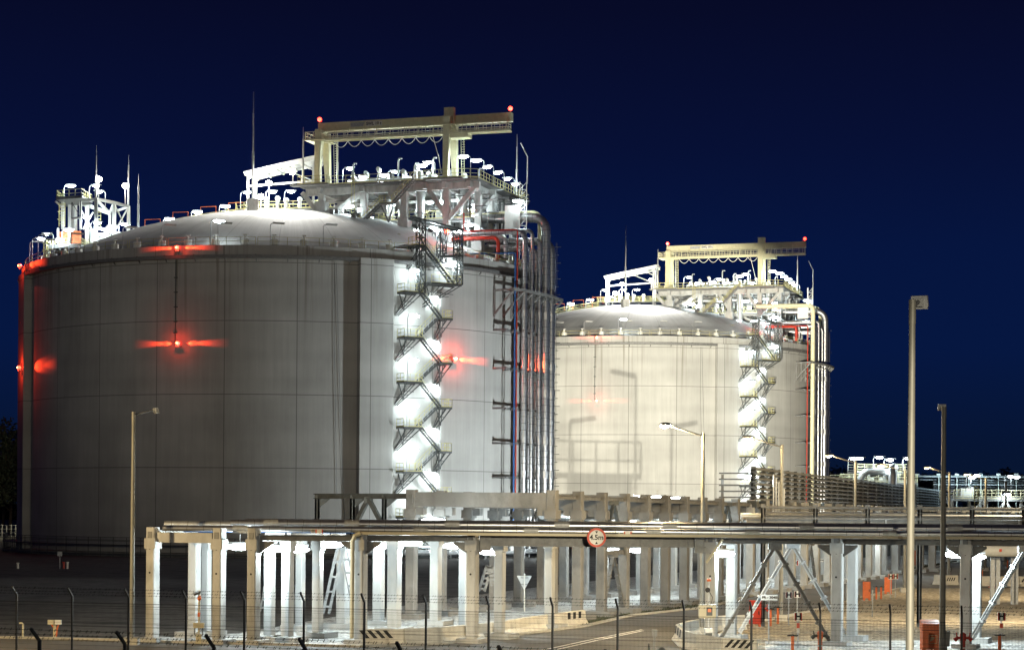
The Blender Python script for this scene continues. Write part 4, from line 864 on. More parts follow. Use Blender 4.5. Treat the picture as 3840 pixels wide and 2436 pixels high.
# ================================================================== ROADSIDE THINGS
# ---- height limit sign
def disc(q, r, t, n=36): return MB().cyl(q, q+Vector((0,t,0)), r, n=n)
q = at(2237,2014,101.2); o = thing('height_sign', 'round red rimmed 4,5m height limit sign hung on the front rack', 'road sign', tuple(q))
disc(q, .49, .03).build('red_ring', M['sgnr'], o); disc(q-Vector((0,.012,0)), .38, .012).build('face', M['sgnw'], o)
text('4,5m', .36, q-Vector((0,.016,0)), o, M['blk'])
for sg in (1,-1): MB().prism([(-.075,.33*sg),(.075,.33*sg),(0,.21*sg)], q-Vector((0,.018,0)), Vector((1,0,0)), Vector((0,0,1)), .006).build('arrowhead', M['blk'], o)
MB().bar(q+Vector((0,.05,.1)), q+Vector((0,.5,.1)), .06).build('bracket', M['galv'], o)
def signpost(nm, label, cat, x, yt, yb_, w, h, body, Y=None, grp=None, style='H', pole=True):
    p = gp(x,yb_) if Y is None else at(x,yb_,Y); p.z = 0; Yv = p.y; top = at(x,yt,Yv); c = Vector((p.x,p.y,top.z-h/2))
    o = thing(nm, label, cat, tuple(p), grp)
    MB().cyl(p, Vector((p.x,p.y+.03,top.z)), .035, n=8).build('pole', M['galv'], o)
    pl = MB().box(c-Vector((0,.05,0)), (w,.03,h), 0, 0).build('plate', M['sgnw'], o)
    if style in ('H','D'):
        for sg in (-1,1): MB().box(c+Vector((sg*w*.355,-.07,0)), (w*.2,.012,h*.9)).build('red_panel', M['sgnr'] if style == 'H' else M['sgnd'], pl)
        text('H', h*1.05, c-Vector((0,.072,0)), pl, M['blk'])
    elif style == 'T': text(body, h*.62, c-Vector((0,.072,0)), pl, M['blk'], sx=1.12); MB().box(c-Vector((0,.06,0)), (w*.97,.012,h*.9)).build('face', M['sgnw'], pl)
    return o, c
signpost('location_sign', 'long white PR - 3040 sign on a pole by the road behind the braces', 'sign', 2883, 2228, 2414, .86, .29, 'PR - 3040', style='T')
signpost('location_sign', 'small distant PR - 2040 sign between white columns', 'sign', 3073, 2093, 2190, .8, .3, 'PR - 2040', Y=190, style='T')
signpost('hydrant_sign', 'left one of the two dark maroon H signs by the road', 'sign', 2957, 2217, 2343, .40, .41, 'H', style='D', grp='hydrant signs')
signpost('hydrant_sign', 'right one of the two dark maroon H signs by the road', 'sign', 2989, 2214, 2338, .40, .41, 'H', style='D', grp='hydrant signs')
o, c = signpost('hydrant_sign', 'bright orange H sign with two small plates among the braces', 'sign', 2992, 2294, 2430, .42, .45, 'H', grp='hydrant signs')
MB().box(c-Vector((0,.05,.45)), (.16,.02,.26)).build('code_plate', M['sgnr'], o); MB().box(c-Vector((0,.05,.72)), (.14,.02,.22)).build('code_plate', M['sgnw'], o)
signpost('hydrant_sign', 'left one of the paired orange H signs by the far cabinet', 'sign', 3339, 2150, 2241, .42, .46, 'H', style='H', grp='hydrant signs')
signpost('hydrant_sign', 'right one of the paired orange H signs by the far cabinet', 'sign', 3357, 2149, 2240, .42, .46, 'H', style='H', grp='hydrant signs')
o, c = signpost('hydrant_sign', 'orange H sign over a valve post right of the last rack column', 'sign', 3754, 2294, 2430, .42, .44, 'H', style='H', grp='hydrant signs')
MB().box(c-Vector((0,.05,.47)), (.16,.02,.26)).build('code_plate', M['sgnr'], o); MB().box(c-Vector((0,.05,.73)), (.15,.02,.22)).build('code_plate', M['sgnw'], o)
signpost('hydrant_sign', 'tiny distant H sign in front of far white columns', 'sign', 2983, 2099, 2165, .55, .55, 'H', Y=200, style='H', grp='hydrant signs')
p = gp(1966,2292); o = thing('yield_sign', 'back of a triangular give way sign on a white pole', 'road sign', tuple(p)); MB().cyl(p, Vector((p.x,p.y,2.6)), .045, n=8).build('pole', M['white'], o)
c = at(1966,2157,p.y); MB().prism([(-.5,0),(-.47,.03),(.47,.03),(.5,0),(.05,-.9),(-.05,-.9)], c+Vector((0,.06,-.03)), Vector((1,0,0)), Vector((0,0,1)), .03).build('plate', M['galv'], o)
b = MB()
for dz_ in (-.14,-.58): b.box(c+Vector((0,.02,dz_)), (.5,.04,.05))
b.build('bracket', M['mid'], o)
p = gp(2162,2285); o = thing('location_sign', 'small tilted plate on a thin pole before the barrier end', 'sign', tuple(p)); MB().cyl(p, Vector((p.x,p.y,2.)), .03, n=8).build('pole', M['galv'], o); MB().box(Vector((p.x+.03,p.y-.03,1.85)), (.45,.03,.3), .5).build('plate', M['sgnw'], o)
# ---- concrete barriers
def barrier(label, p, q, hs=(), grp='concrete road barriers', h=.86, ends=()):
    p = Vector(p); q = Vector(q); o = thing('concrete_barrier', label, 'road barrier', tuple(p.lerp(q,.5)), grp); d = (q-p).normalized(); s = Vector((d.y,-d.x,0)); L = (q-p).length
    prof = [(-.30,0),(.30,0),(.30,.08),(.13,.34),(.09,h-.03),(.06,h),(-.06,h),(-.09,h-.03),(-.13,.34),(-.30,.08)]
    MB().prism(prof, p.lerp(q,.5), s, Vector((0,0,1)), L-.03).build('body', M['barr'], o)
    if hs:
        n_, lean = hs
        for i in range(n_):
            b = MB(); t0 = -L/2+.12+(L-.45)*i/n_; w = (L-.45)/n_*.52
            for sg in (-1,1):
                w_ = [(t0,.40),(t0+w,.40),(t0+w+lean*.36,h-.06),(t0+lean*.36,h-.06)]
                if sg > 0: b.add([p.lerp(q,.5)+d*a+s*sg*(.131+(z-.34)*(-.04/.46)+.006)+Vector((0,0,z)) for a,z in w_], [(0,1,2,3)])
            b.build('hazard_stripe', M['blk'], o)
    for sg in (1,-1): 
        k = MB()
        for t in (-.25,.25): k.box(p.lerp(q,.5)+d*L*t+s*sg*.12+Vector((0,0,.62)), (.07,.07,.1))
    k.build('reflector', M['orange'], o); return o
bl = G((1362,2420),(1512,2419),(1649,2411),(1756,2400),(1842,2389),(1925,2376),(2040,2358),(2118,2346),(2190,2337))
LB = ['barrier with four broad black hazard stripes at the left end of the road','plain barrier next after the broad striped one','second plain barrier along the road edge','third plain barrier along the road edge','fourth plain barrier, in the bend of the row','fifth plain barrier, past the bend','sixth plain barrier, before the narrow striped end','barrier with three narrow stripes ending the row by the grass']
for i, (a, c) in enumerate(zip(bl, bl[1:])): barrier(LB[i], a, c, (4,-1.) if i == 0 else ((3,.2) if i == 7 else ()))
br = G((2539,2398),(2566,2424),(2620,2440),(2712,2455),(2842,2462))
for i, (a, c) in enumerate(zip(br, br[1:])): barrier(['barrier with narrow stripes at the nose of the column island','short plain barrier behind the nose of the island','plain barrier between the striped ones of the island','barrier with broad black hazard stripes on the front of the island'][i], a, c, (3,.1) if i == 0 else ((4,1.) if i == 3 else ()))
bb = G((2545,2396),(2585,2383),(2640,2372),(2700,2362),(2790,2358))
for i, (a, c) in enumerate(zip(bb, bb[1:])): barrier('white lit barrier '+['just behind the island nose','second along the back of the island','third along the back of the island, behind the post','last along the back of the island, by the red cabinet'][i], a, c)
for l, a, c, hs in (('distant barrier with striped left end behind the steel brace',(3022,2192),(3070,2190),(3,.2)),('distant plain barrier beside the right rack column',(3070,2190),(3120,2188),()),('pale barrier nose across the side road',(3504,2190),(3545,2192),()),('distant barrier with slanting stripes left of the last column',(3543,2192),(3592,2192),(4,.6)),('long distant barrier behind the traffic cones',(3680,2196),(3822,2197),()),('distant striped barrier at the right edge of the view',(3822,2197),(3880,2197),(3,1.))):
    barrier(l, gp(*a), gp(*c), hs, h=.95)
# ---- red cabinets
def cabinet(label, x0, x1, yt, yb_, side=.35, big=False):
    p = gp((x0+x1)/2, yb_); k = p.y/F; w = (x1-x0)*k; h = at(x0,yt,p.y).z; o = thing('hose_cabinet', label, 'hose cabinet', tuple(p), 'red hose cabinets')
    d = max(w*.7,.5); b = MB().box(p+Vector((0,d/2,.22+(h-.22)/2)), (w,d,h-.22), -.25 if not big else 0, .02)
    b.build('body', M['red'] if yt > 2240 and not big else M['orange'], o)
    for sx in (-1,1):
        for sy in (.1,.9): MB().box(p+Vector((sx*w*.36,sy*d,.11)), (.1,.1,.22)).build('leg', M['orange'], o)
    MB().box(p+Vector((0,d/2,-.0)), (w*1.35,d*1.4,.1)).build('base_slab', M['kerb'], o)
    if big:
        lid = MB().prism([(0,0),(0,.30),(d+.06,.48),(d+.06,0)], p+Vector((0,-.03,h)), Vector((0,1,0)), Vector((0,0,1)), w+.04).build('lid', M['orange'], o); q = p+Vector((.1*w,-.012,h-.46)); s = MB()
        for sx in (-1,1): s.box(q+Vector((sx*.20,0,0)), (.02,.02,.42)).box(q+Vector((0,0,sx*.20)), (.42,.02,.02))
        s.prism([(-.13,-.1),(.02,-.02),(.1,.1),(-.1,.12)], q, Vector((1,0,0)), Vector((0,0,1)), .02).build('pictogram', M['cream'], o)
        MB().box(p+Vector((0,-.01,h+.0)), (w+.06,.02,.05)).build('lid_seam', M['blk'], o)
    else: MB().box(p+Vector((w*.25,-.05,h*.55)), (.06,.05,.2), -.25).build('handle', M['blk'], o)
    return o
cabinet('red hose cabinet on legs behind the front steel brace', 2813, 2856, 2250, 2352); cabinet('orange hose cabinet with side reel, left one by the road kerb', 3238, 3266, 2180, 2252); cabinet('orange hose cabinet on a slab beside the paired H signs', 3319, 3345, 2163, 2228)
cabinet('big orange hose cabinet with fire pictogram at the bottom right', 3459, 3524, 2360, 2452, big=True); cabinet('distant orange cabinet behind the tall lamp mast', 3428, 3458, 2062, 2120)
# ---- valve posts and hydrants
def valve_post(label, x, yt, yb_, r=.075, wheel=False):
    p = gp(x,yb_); h = at(x,yt,p.y).z; o = thing('valve_post', label, 'valve post', tuple(p), 'orange valve posts')
    MB().cyl(p, p+Vector((0,0,h-.06)), r, n=12).cyl(p+Vector((0,0,h*.55)), p+Vector((0,0,h*.6)), r*1.25, n=12).build('post', M['orange'], o, True)
    b = MB()
    if wheel: b.lathe([(.22,-.02),(.26,-.02),(.26,.02),(.22,.02),(.22,-.02)], 16); b.bar((-.23,0,0),(.23,0,0),.03); b.bar((0,-.23,0),(0,.23,0),.03); b.v = [Vector((v.x,v.z,v.y))+p+Vector((0,-.1,h+.1)) for v in b.v]
    else:
        for i in range(3): a = i*PI/3+.2; b.bar(p+Vector((cos(a)*.28,sin(a)*.28,h-.03)), p+Vector((-cos(a)*.28,-sin(a)*.28,h-.03)), .06, .05)
        b.cyl(p+Vector((0,0,h-.07)), p+Vector((0,0,h+.03)), .06, n=8)
    b.build('handwheel', M['blk'], o)
for a in (('valve post close to the PR - 3040 sign pole',2889,2279,2346),('valve post right of the red cabinet, before the lamp base',2917,2274,2338),('valve post at the bottom under the orange H sign',2972,2379,2450),('left valve post of the pair right of the orange cabinet',3286,2197,2246),('right valve post of the pair right of the orange cabinet',3304,2197,2244),('valve post under the H sign at the bottom right',3748,2377,2460),('distant valve post left of the small H sign',2949,2131,2168),('distant valve post right of the small H sign',2995,2127,2163)): valve_post(*a)
for a in (('far valve post with spoked handwheel beside the second mast',3560,2136,2165),('far valve post with handwheel under the big white pipe',3778,2095,2127),('left far valve post by the cones with a handwheel',3683,2130,2165)): valve_post(*a, r=.09, wheel=True)
def hydrant(label, x, yb_, h, arms=True, mt='orange'):
    p = gp(x,yb_); o = thing('fire_hydrant', label, 'hydrant', tuple(p), 'fire hydrants')
    MB().lathe([(.17,0),(.17,.06),(.11,.08),(.11,h*.62),(.15,h*.64),(.15,h*.86),(.17,h*.87),(.17,h*.9),(.09,h*.97),(.03,h),(.001,h)], 16, p).build('body', M[mt], o, True)
    MB().cyl(p+Vector((0,0,h*.3)), p+Vector((0,0,h*.36)), .125, n=14).build('white_band', M['sgnw'], o)
    for sg in (-1,1): MB().tube([p+Vector((sg*.1,0,h*.76)), p+Vector((sg*.28,-.02,h*.76)), p+Vector((sg*.42,-.03,h*.66))], [.07,.08,.11], 10).bar(p+Vector((sg*.3,-.02,h*.78)), p+Vector((sg*.34,-.02,h*.98)), .05).build('outlet', M['dark'] if arms else M[mt], o)
hydrant('fire hydrant with dark side outlets beside the right steel brace', 3075, 2448, 1.15); hydrant('red fire hydrant before the base of the last rack column', 3611, 2456, 1.15, False, 'red'); hydrant('distant red fire hydrant right of the far valve posts', 3010, 2162, 1.35, False, 'red'); hydrant('small red hydrant behind the red cabinet', 2856, 2335, 1.2, False, 'red')
# ---- cones
for l, x, yb_ in (('left traffic cone before the long far barrier',3719,2202),('right traffic cone before the long far barrier',3743,2200)):
    p = gp(x,yb_); o = thing('traffic_cone', l, 'traffic cone', tuple(p), 'traffic cones'); MB().box(p+Vector((0,0,.03)), (.55,.55,.06)).build('base', M['orange'], o)
    h = 1.15
    for i in range(5): a, c = .22-.17*i/5, .22-.17*(i+1)/5; MB().cyl(p+Vector((0,0,.06+h*i/5)), p+Vector((0,0,.06+h*(i+1)/5)), a, c, 16).build('white_sleeve' if i%2 else 'orange_section', M['sgnw'] if i%2 else M['orange'], o, True)
# ---- street lamps
def streetlamp(label, x, yb_, Y, h, dirv, on, kind='cobra', r=.085, power=0., arm=1.9):
    p = at(x,yb_,Y); p.z = 0; o = thing('street_lamp', label, 'street lamp', tuple(p), 'street lamps'); d = Vector(dirv).normalized()
    MB().box(p+Vector((0,0,.2)), (.7,.7,.4)).build('footing', M['kerb'], o)
    MB().cyl(p, p+Vector((0,0,h)), r*1.55, r, 14).cyl(p+Vector((0,0,h-.5)), p+Vector((0,0,h+.05)), r*1.15, n=14).build('pole', M['mast'], o, True); MB().box(p+Vector((0,-r*1.52,.95)), (r*1.5,.03,.55)).build('access_door', M['mid'], o)
    e = p+Vector((0,0,h-.12))+d*arm+Vector((0,0,arm*.26)); MB().tube([p+Vector((0,0,h-.12)), e], .05, 8).build('arm', M['mid'], o)
    s = d.cross(Vector((0,0,1))).normalized(); hd = MB()
    if kind == 'cobra':
        hd.sphere((0,0,0), 1, 10); 
        hd.v = [e+d*(.25+v.x*.42)+s*v.y*.2+Vector((0,0,.04+v.z*(.15 if v.z > 0 else .05))) for v in hd.v]; hd.build('lamp_head', M['mid'], o, True)
        gl = MB().sphere((0,0,0), 1, 8); gl.v = [e+d*(.34+v.x*.28)+s*v.y*.16+Vector((0,0,-.02+min(v.z,.0)*.12)) for v in gl.v]; gl.build('lamp_glass', M['e_s'] if on == 1 else (M['e_dim'] if on else M['e_off']), o, True)
        if on: lamp('POINT', power, WARM, e+d*.36-Vector((0,0,.35)), o, .15)
    else:
        u = (Vector((0,0,1))-d*.2).normalized(); hd.prism([(-.2,-.07),(-.17,-.14),(.17,-.14),(.2,-.07),(.18,.16),(-.18,.16)], e+d*.2, s, u, .12).prism([(-.1,-.09),(.1,-.09),(.1,.1),(-.1,.1)], e+d*.1, s, u, .12).build('lamp_head', M['galv'], o)
        MB().prism([(-.17,-.13),(.17,-.13),(.165,.15),(-.165,.15)], e+d*.275-u*.01, s, u, .03).build('lamp_glass', M['e_s'] if on else M['e_off'], o)
    return o, e
streetlamp('tallest nearest lamp mast with a boxy floodlight head', 3411, 2460, 44, 11.75, (.35,.9,0), False, 'flood', .07, arm=.75)
streetlamp('second lamp mast right of the tallest one, floodlight head', 3533, 2470, 92, 11.9, (.1,.95,0), False, 'flood', .1, arm=.7)
streetlamp('lamp post with box head in front of the nearer tank', 494, 2422, 100, 11.75, (.8,.5,0), False, 'flood', .09, arm=1.0)
streetlamp('lit warm street lamp in front of the farther tank', 2631, 2385, 112, 11.35, (-.9,-.35,0), True, 'cobra', .09, 7000, arm=2.1)
streetlamp('unlit street lamp in front of the zigzag stair of the farther tank', 2928, 2318, 126, 11.2, (-.9,-.3,0), 2, 'cobra', .09, 1300, arm=2.1)
streetlamp('street lamp left of the far process platform', 3205, 2230, 158, 11., (-.9,-.3,0), 2, 'cobra', .1, 1300, arm=2.1)
streetlamp('street lamp just left of the tallest lamp mast', 3391, 2206, 172, 10.6, (-.9,-.3,0), 2, 'cobra', .1, 1300, arm=2.1)
streetlamp('far street lamp between the two tall masts and the blue rack', 3557, 2190, 200, 11., (-.9,-.25,0), 2, 'cobra', .11, 1300, arm=2.2)
streetlamp('far street lamp in front of the blue lit rack', 3694, 2160, 235, 11., (-.9,-.25,0), 2, 'cobra', .12, 1300, arm=2.3)
streetlamp('farthest street lamp near the right edge', 3770, 2150, 262, 11., (-.9,-.25,0), False, 'cobra', .12, arm=2.3)
# ---- post with camera, horn and boxes on the left; control post on the right
p = gp(746,2412); o = thing('camera_post', 'post with camera, horn and boxes before the left rack column', 'camera post', tuple(p)); t = at(746,2210,p.y).z
MB().cyl(p, p+Vector((0,0,t)), .05, n=10).box(p+Vector((0,0,.25)), (.28,.28,.5)).build('post', M['beige'], o); MB().cyl(p+Vector((.05,-.1,t-.12)), p+Vector((-.22,-.3,t-.2)), .07, .1, 12).build('camera', M['mid'], o)
MB().sphere(p+Vector((.02,-.1,t-.42)), .11, 8, sz=1.2).build('horn', M['orange'], o); MB().box(p+Vector((0,-.08,.95)), (.55,.2,.26)).build('junction_box', M['beige'], o); MB().box(p+Vector((0,-.08,1.5)), (.13,.05,.2)).build('orange_plate', M['orange'], o)
b = MB()
for k in range(5): b.tube([p+Vector((-.75,0,1.2+k*.28)), p+Vector((0,0,1.2+k*.28))], .018, 6)
b.build('spike_arms', M['galv'], o)
b = MB()
for sg in (-1,1): b.tube([p+Vector((sg*.2,-.1,.82)),p+Vector((sg*.22,-.1,.5)),p+Vector((sg*.03,-.1,.3))], .025, 6)
b.build('cable', M['dark'], o)
p = gp(207,2391); o = thing('junction_post', 'low post with two pale boxes and orange cables on dark ground', 'junction post', tuple(p)); t = at(207,2322,p.y).z
MB().box(p+Vector((-.04,0,t/2)), (.14,.1,t)).build('post', M['beige'], o)
for sg in (-1,1): MB().box(p+Vector((sg*.2-.02,-.08,t-.12)), (.32,.16,.24)).build('junction_box', M['sgnw'] if sg > 0 else M['beige'], o)
MB().tube([p+Vector((.2,-.1,t-.24)),p+Vector((.13,-.1,t*.55)),p+Vector((.08,-.1,.1))], .04, 6).tube([p+Vector((-.18,-.1,t-.24)),p+Vector((-.1,-.1,t*.62))], .035, 6).build('cable', M['orange'], o)
p = gp(86,2387); o = thing('vent_pipe', 'short white pipe with a bent top on dark ground at far left', 'vent pipe', tuple(p)); t = at(86,2335,p.y).z
MB().tube([p,p+Vector((0,0,t-.05)),p+Vector((-.05,0,t)),p+Vector((-.2,0,t))], .06, 10).build('pipe', M['beige'], o)
p = Vector((at(2657,2380,99.6).x,99.6,0)); o = thing('control_post', 'control post with horn, beacon and beige box beside the road', 'control post', tuple(p))
zt = at(2657,2178,99.6).z; MB().cyl(p, p+Vector((0,0,zt)), .05, n=10).box(p+Vector((0,0,.9)), (.4,.3,.4)).build('post', M['galv'], o); MB().cyl(p+Vector((0,0,zt)), p+Vector((0,0,zt+.12)), .11, n=12).build('beacon', M['orange'], o)
MB().cyl(p+Vector((-.1,-.05,zt-.42)), p+Vector((-.1,-.4,zt-.42)), .05, .13, 14).build('horn', M['blk'], o); bx = MB().box(p+Vector((-.1,-.1,zt-1.5)), (.85,.5,.66)).build('control_box', M['beige'], o)
MB().box(p+Vector((0,-.36,zt-1.5)), (.3,.02,.42)).build('panel', M['dark'], bx); MB().box(p+Vector((0,-.38,zt-1.45)), (.17,.02,.16)).build('button_plate', M['orange'], bx)
b = MB().tube([p+Vector((0,-.1,zt-.5)),p+Vector((.18,-.1,zt-.8)),p+Vector((.12,-.1,zt-1.1))], .02, 6).box(p+Vector((0,-.1,.75)), (.34,.2,.24)); b.build('cable', M['dark'], o)
p = gp(2453,2480); o = thing('valve_stand', 'dark valve stand with handwheel at the bottom of the road', 'valve stand', tuple(p)); MB().box(p+Vector((0,0,.65)), (.1,.1,1.5)).box(p+Vector((0,-.02,1.35)), (.24,.12,.32)).build('post', M['mid'], o)
b = MB().lathe([(.3,-.03),(.35,-.03),(.35,.03),(.3,.03),(.3,-.03)], 18); b.v = [Vector((v.z,v.x,v.y))+p+Vector((-.25,0,.55)) for v in b.v]; b.build('handwheel', M['dark'], o); MB().sphere(p+Vector((.35,0,.5)), .2, 8).build('gearbox', M['dark'], o)
p = gp(3548,2470); o = thing('small_post', 'grey post with flat plate right of the big orange cabinet', 'post', tuple(p)); MB().box(p+Vector((0,0,.5)), (.08,.08,1.)).build('post', M['mid'], o); MB().box(p+Vector((0,-.05,1.)), (.3,.08,.75)).build('plate', M['mid'], o)
for l, x, yt, yb_, mt in (('thin marker post at the foot of the nearer tank',224,2075,2130,'galv'),('red marker post at the foot of the nearer tank',239,2107,2131,'red'),('white banded marker post at the foot of the nearer tank',253,2107,2131,'sgnw'),('white stub post left at the foot of the nearer tank',67,2110,2130,'sgnw')):
    p = gp(x,yb_); h = at(x,yt,p.y).z; o = thing('marker_post', l, 'marker post', tuple(p), 'marker posts'); MB().cyl(p, p+Vector((0,0,h)), .12 if mt != 'galv' else .05, n=8).box(p+Vector((0,0,h)), (.5,.1,.5) if mt == 'galv' else (.26,.26,.12)).build('post', M[mt], o)
p = gp(3271,2312); o = thing('marker_post', 'thin dark post on the brown gravel right of the column', 'marker post', tuple(p), 'marker posts'); MB().box(p+Vector((0,0,.9)), (.07,.07,1.8)).box(p+Vector((0,-.04,1.35)), (.1,.04,.4)).build('post', M['mid'], o)
o = thing('conduit_column', 'electrical box with orange cables on the first tall rack column', 'electrical box', (2.4,121.3,2)); q = at(2062,2238,121.2); MB().box(q, (.6,.3,.28)).build('box', M['galv'], o); MB().tube([q-Vector((.1,0,.15)),q-Vector((.15,0,.7)),q-Vector((.35,0,1.))], .07, 6).tube([q+Vector((.15,0,-.15)),q+Vector((.1,0,-.7)),q+Vector((-.05,0,-1.))], .07, 6).build('cable', M['dark'], o); MB().box(q-Vector((0,-.02,.3)), (.3,.1,.25)).build('cable_gland', M['red'], o)
# ================================================================== FENCES
def fence(label, X0, Y0, a, b_, n0, n1, zt, tip, mesh_to):
    o = thing('mesh_fence', label, 'fence', (X0,Y0,0), 'black mesh fences'); P = [Vector((X0+a*n,Y0+b_*n,0)) for n in range(n0,n1+1)]; d = Vector((a,b_,0)).normalized(); nn = Vector((d.y,-d.x,0))
    lean = Vector((-d.y*-.40, -d.x*.40, 0)); lean = Vector((d.y*.40, -d.x*.40, tip-zt)) 
    for p in P: MB().box(p+Vector((0,0,zt/2)), (.075,.075,zt), math.atan2(b_,a)).bar(p+Vector((0,0,zt-.02)), p+Vector((0,0,zt))+lean, .07).build('post', M['black'], o)
    for p, q in zip(P, P[1:]):
        w = MB(); L = (q-p).length; k = int(L/.052)
        for i in range(1,k):
            c = p+(q-p)*i/k
            w.bar(c+Vector((0,0,.1)), c+Vector((0,0,mesh_to)), .0065)
        z = .3
        while z < mesh_to:
            w.bar(p+Vector((0,0,z)), q+Vector((0,0,z)), .006); z += .2
        for zz in (mesh_to-.02,mesh_to-.14,mesh_to-1.,mesh_to-.88): w.bar(p+Vector((0,0,zz))+nn*.03, q+Vector((0,0,zz))+nn*.03, .010)
        w.build('mesh_panel', M['wire'], o)
    w = MB(); rr = random.Random(3)
    for k in (.15,.5,.9):
        for p, q in zip(P, P[1:]): 
            e = Vector((0,0,zt))+lean*k; w.bar(p+e, q+e, .008)
            for i in range(18): c = p.lerp(q,(i+rr.random())/18)+e; w.bar(c-Vector((.02,0,.035)), c+Vector((.02,0,.035)), .012)
    w.build('barbed_wire', M['wire'], o)
fence('black wire mesh fence with bent posts along the road, farther row', -21.3, 85., 2.55, -.72, -2, 18, 3.2, 3.55, 2.93)
fence('black fence of bent posts nearer the camera, only tips showing', -12.9, 54., 2.55, -1.09, -2, 9, 3.38, 3.72, 3.0)
# ================================================================== FAR PLANT ON THE RIGHT
def railbox(mb, p, q, h=1.15, r=.09, step=1.4): return mb.rail([p,q], h, r, step, (.37,.74,1.1))
# raised process platform with silver pipes
fp_ = thing('process_unit', 'raised far platform with cream railing, silver pipe loop and lamps beside the mast', 'process unit', tuple(gp(3320,2080)))
Yq = 285.
def fq(x, y, d=0.): return at(x,y,Yq+d)
a, c = fq(3150,1806), fq(3440,1812); zz = a.z
A, B = Vector((a.x,a.y,zz)), Vector((c.x,c.y,zz)); dp = Vector((0,9,0))
MB().bar(A+dp/2, B+dp/2, 9, .5).build('deck', M['steel'], fp_)
railbox(MB(), A, B).build('railing', M['cream'], fp_); railbox(MB(), A+dp, B+dp).build('railing', M['cream'], fp_)
b = MB()
for i in range(6): p = A.lerp(B,i/5.); b.bar(p+dp*.2, Vector((p.x,p.y+1.8,0)), .4).bar(p+dp*.8, Vector((p.x,p.y+7.2,0)), .4)
b.build('support_post', M['steel'], fp_)
u1, u2 = fq(3205,1772), fq(3365,1772); z1 = zz+1.5
U1, U2 = Vector((fq(3210,1770).x,Yq+4,z1)), Vector((fq(3430,1770).x,Yq+4,z1))
MB().bar(U1, U2, 6, .25).build('upper_deck', M['steel'], fp_); railbox(MB(), U1-Vector((0,3,0)), U2-Vector((0,3,0)), 1.15, .07).build('railing', M['cream'], fp_); railbox(MB(), U1+Vector((0,3,0)), U2+Vector((0,3,0)), 1.15, .07).build('railing', M['cream'], fp_)
b = MB()
for i in range(5): p = U1.lerp(U2,i/4.); b.bar(Vector((p.x,p.y-2.8,zz)), Vector((p.x,p.y-2.8,z1)), .25)
b.build('support_post', M['steel'], fp_)
def bend(pts, r, n=12):
    P = [Vector(p) for p in pts]; out = [P[0]]
    for a, p, c in zip(P, P[1:], P[2:]):
        k = min(r*3,(a-p).length*.48,(c-p).length*.48); p0 = p+(a-p).normalized()*k; p1 = p+(c-p).normalized()*k
        out += [p0.lerp(p,t).lerp(p.lerp(p1,t),t) for t in (0,.25,.5,.75,1.)]
    return MB().tube(out+[P[-1]], r, n)
k0 = fq(3225,1800,-1); k1 = fq(3345,1767,-1); bend([k0, Vector((k0.x+.6,k0.y,k1.z)), k1, Vector((k1.x,k1.y,zz-2))], .48, 14).build('pipe_loop', M['pipew'], fp_, True)
k0 = fq(3347,1820,-3); k1 = fq(3347,1763,-3); bend([k0, Vector((k0.x,k0.y,k1.z+.4)), Vector((k0.x+.8,k0.y+3,k1.z+.4))], .62, 14).build('riser_pipe', M['pipew'], fp_, True)
for x in (3265,3310): MB().cyl(fq(x,1806,2), fq(x,1790,2), .5, n=12).build('valve', M['white'], fp_, True)
for x, y, pw, d in ((3180,1752,900,-1),(3202,1752,400,-2),(3275,1748,300,-1),(3315,1757,250,-1),(3385,1752,900,-2),(3320,1795,250,-2)): lamp_part(fp_, fq(x,y+22,d), 0, 2.2, .1, pw*.6, dif=(.5,.22,.2))
# second platform with ladder, to the right
fp2 = thing('process_deck', 'long far deck with cream railing and peaked trusses at the right edge', 'process unit', tuple(gp(3700,2100)))
a = fq(3575,1869); zz = a.z; A, B = a, Vector((fq(3900,1869).x,Yq,zz)); MB().bar(A+dp/2, B+dp/2, 9, .6).build('deck', M['steel'], fp2); railbox(MB(), A, B, 1.3).build('railing', M['cream'], fp2); railbox(MB(), A+dp, B+dp, 1.3).build('railing', M['cream'], fp2)
b = MB()
for i in range(6): p = A.lerp(B,i/5.); b.bar(p+dp*.1, Vector((p.x,p.y+.9,0)), .4)
for i in range(3): 
    p = A.lerp(B,.33+.27*i); b.bar(p-Vector((0,0,.3)), p+Vector((-2.3,0,-3.6)), .35).bar(p-Vector((0,0,.3)), p+Vector((2.3,0,-3.6)), .35)
b.build('truss', M['white'], fp2)
b = MB(); l0 = fq(3655,1822,-1.5); l1 = fq(3668,1822,-1.5)
for p in (l0,l1): b.bar(p, Vector((p.x,p.y,1)), .12)
for i in range(26): b.bar(l0-Vector((0,0,i*.4)), l1-Vector((0,0,i*.4)), .09)
b.build('ladder', M['yell'], fp2)
MB().flight(fq(3530,1890,-1), A+Vector((0,0,0)), Vector((0,1,0)), 1.).rail([fq(3530,1890,-1.5),A-Vector((0,.5,0))], 1.2, .1, 1.2).build('stair_flight', M['galv'], fp2)
MB().cyl(fq(3632,1866,3), fq(3632,1830,3), .5, n=12).sphere(fq(3640,1840,3), .7, 8).box(fq(3625,1850,3), (2,1.5,1.6)).build('valve_group', M['white'], fp2)
for x, y, pw in ((3622,1822,420),(3640,1815,320),(3768,1818,250),(3790,1820,250),(3755,1885,200)): lamp_part(fp2, fq(x,y+18,-1), 0, 2., .1, pw*.6, dif=(.45,.22,.2))
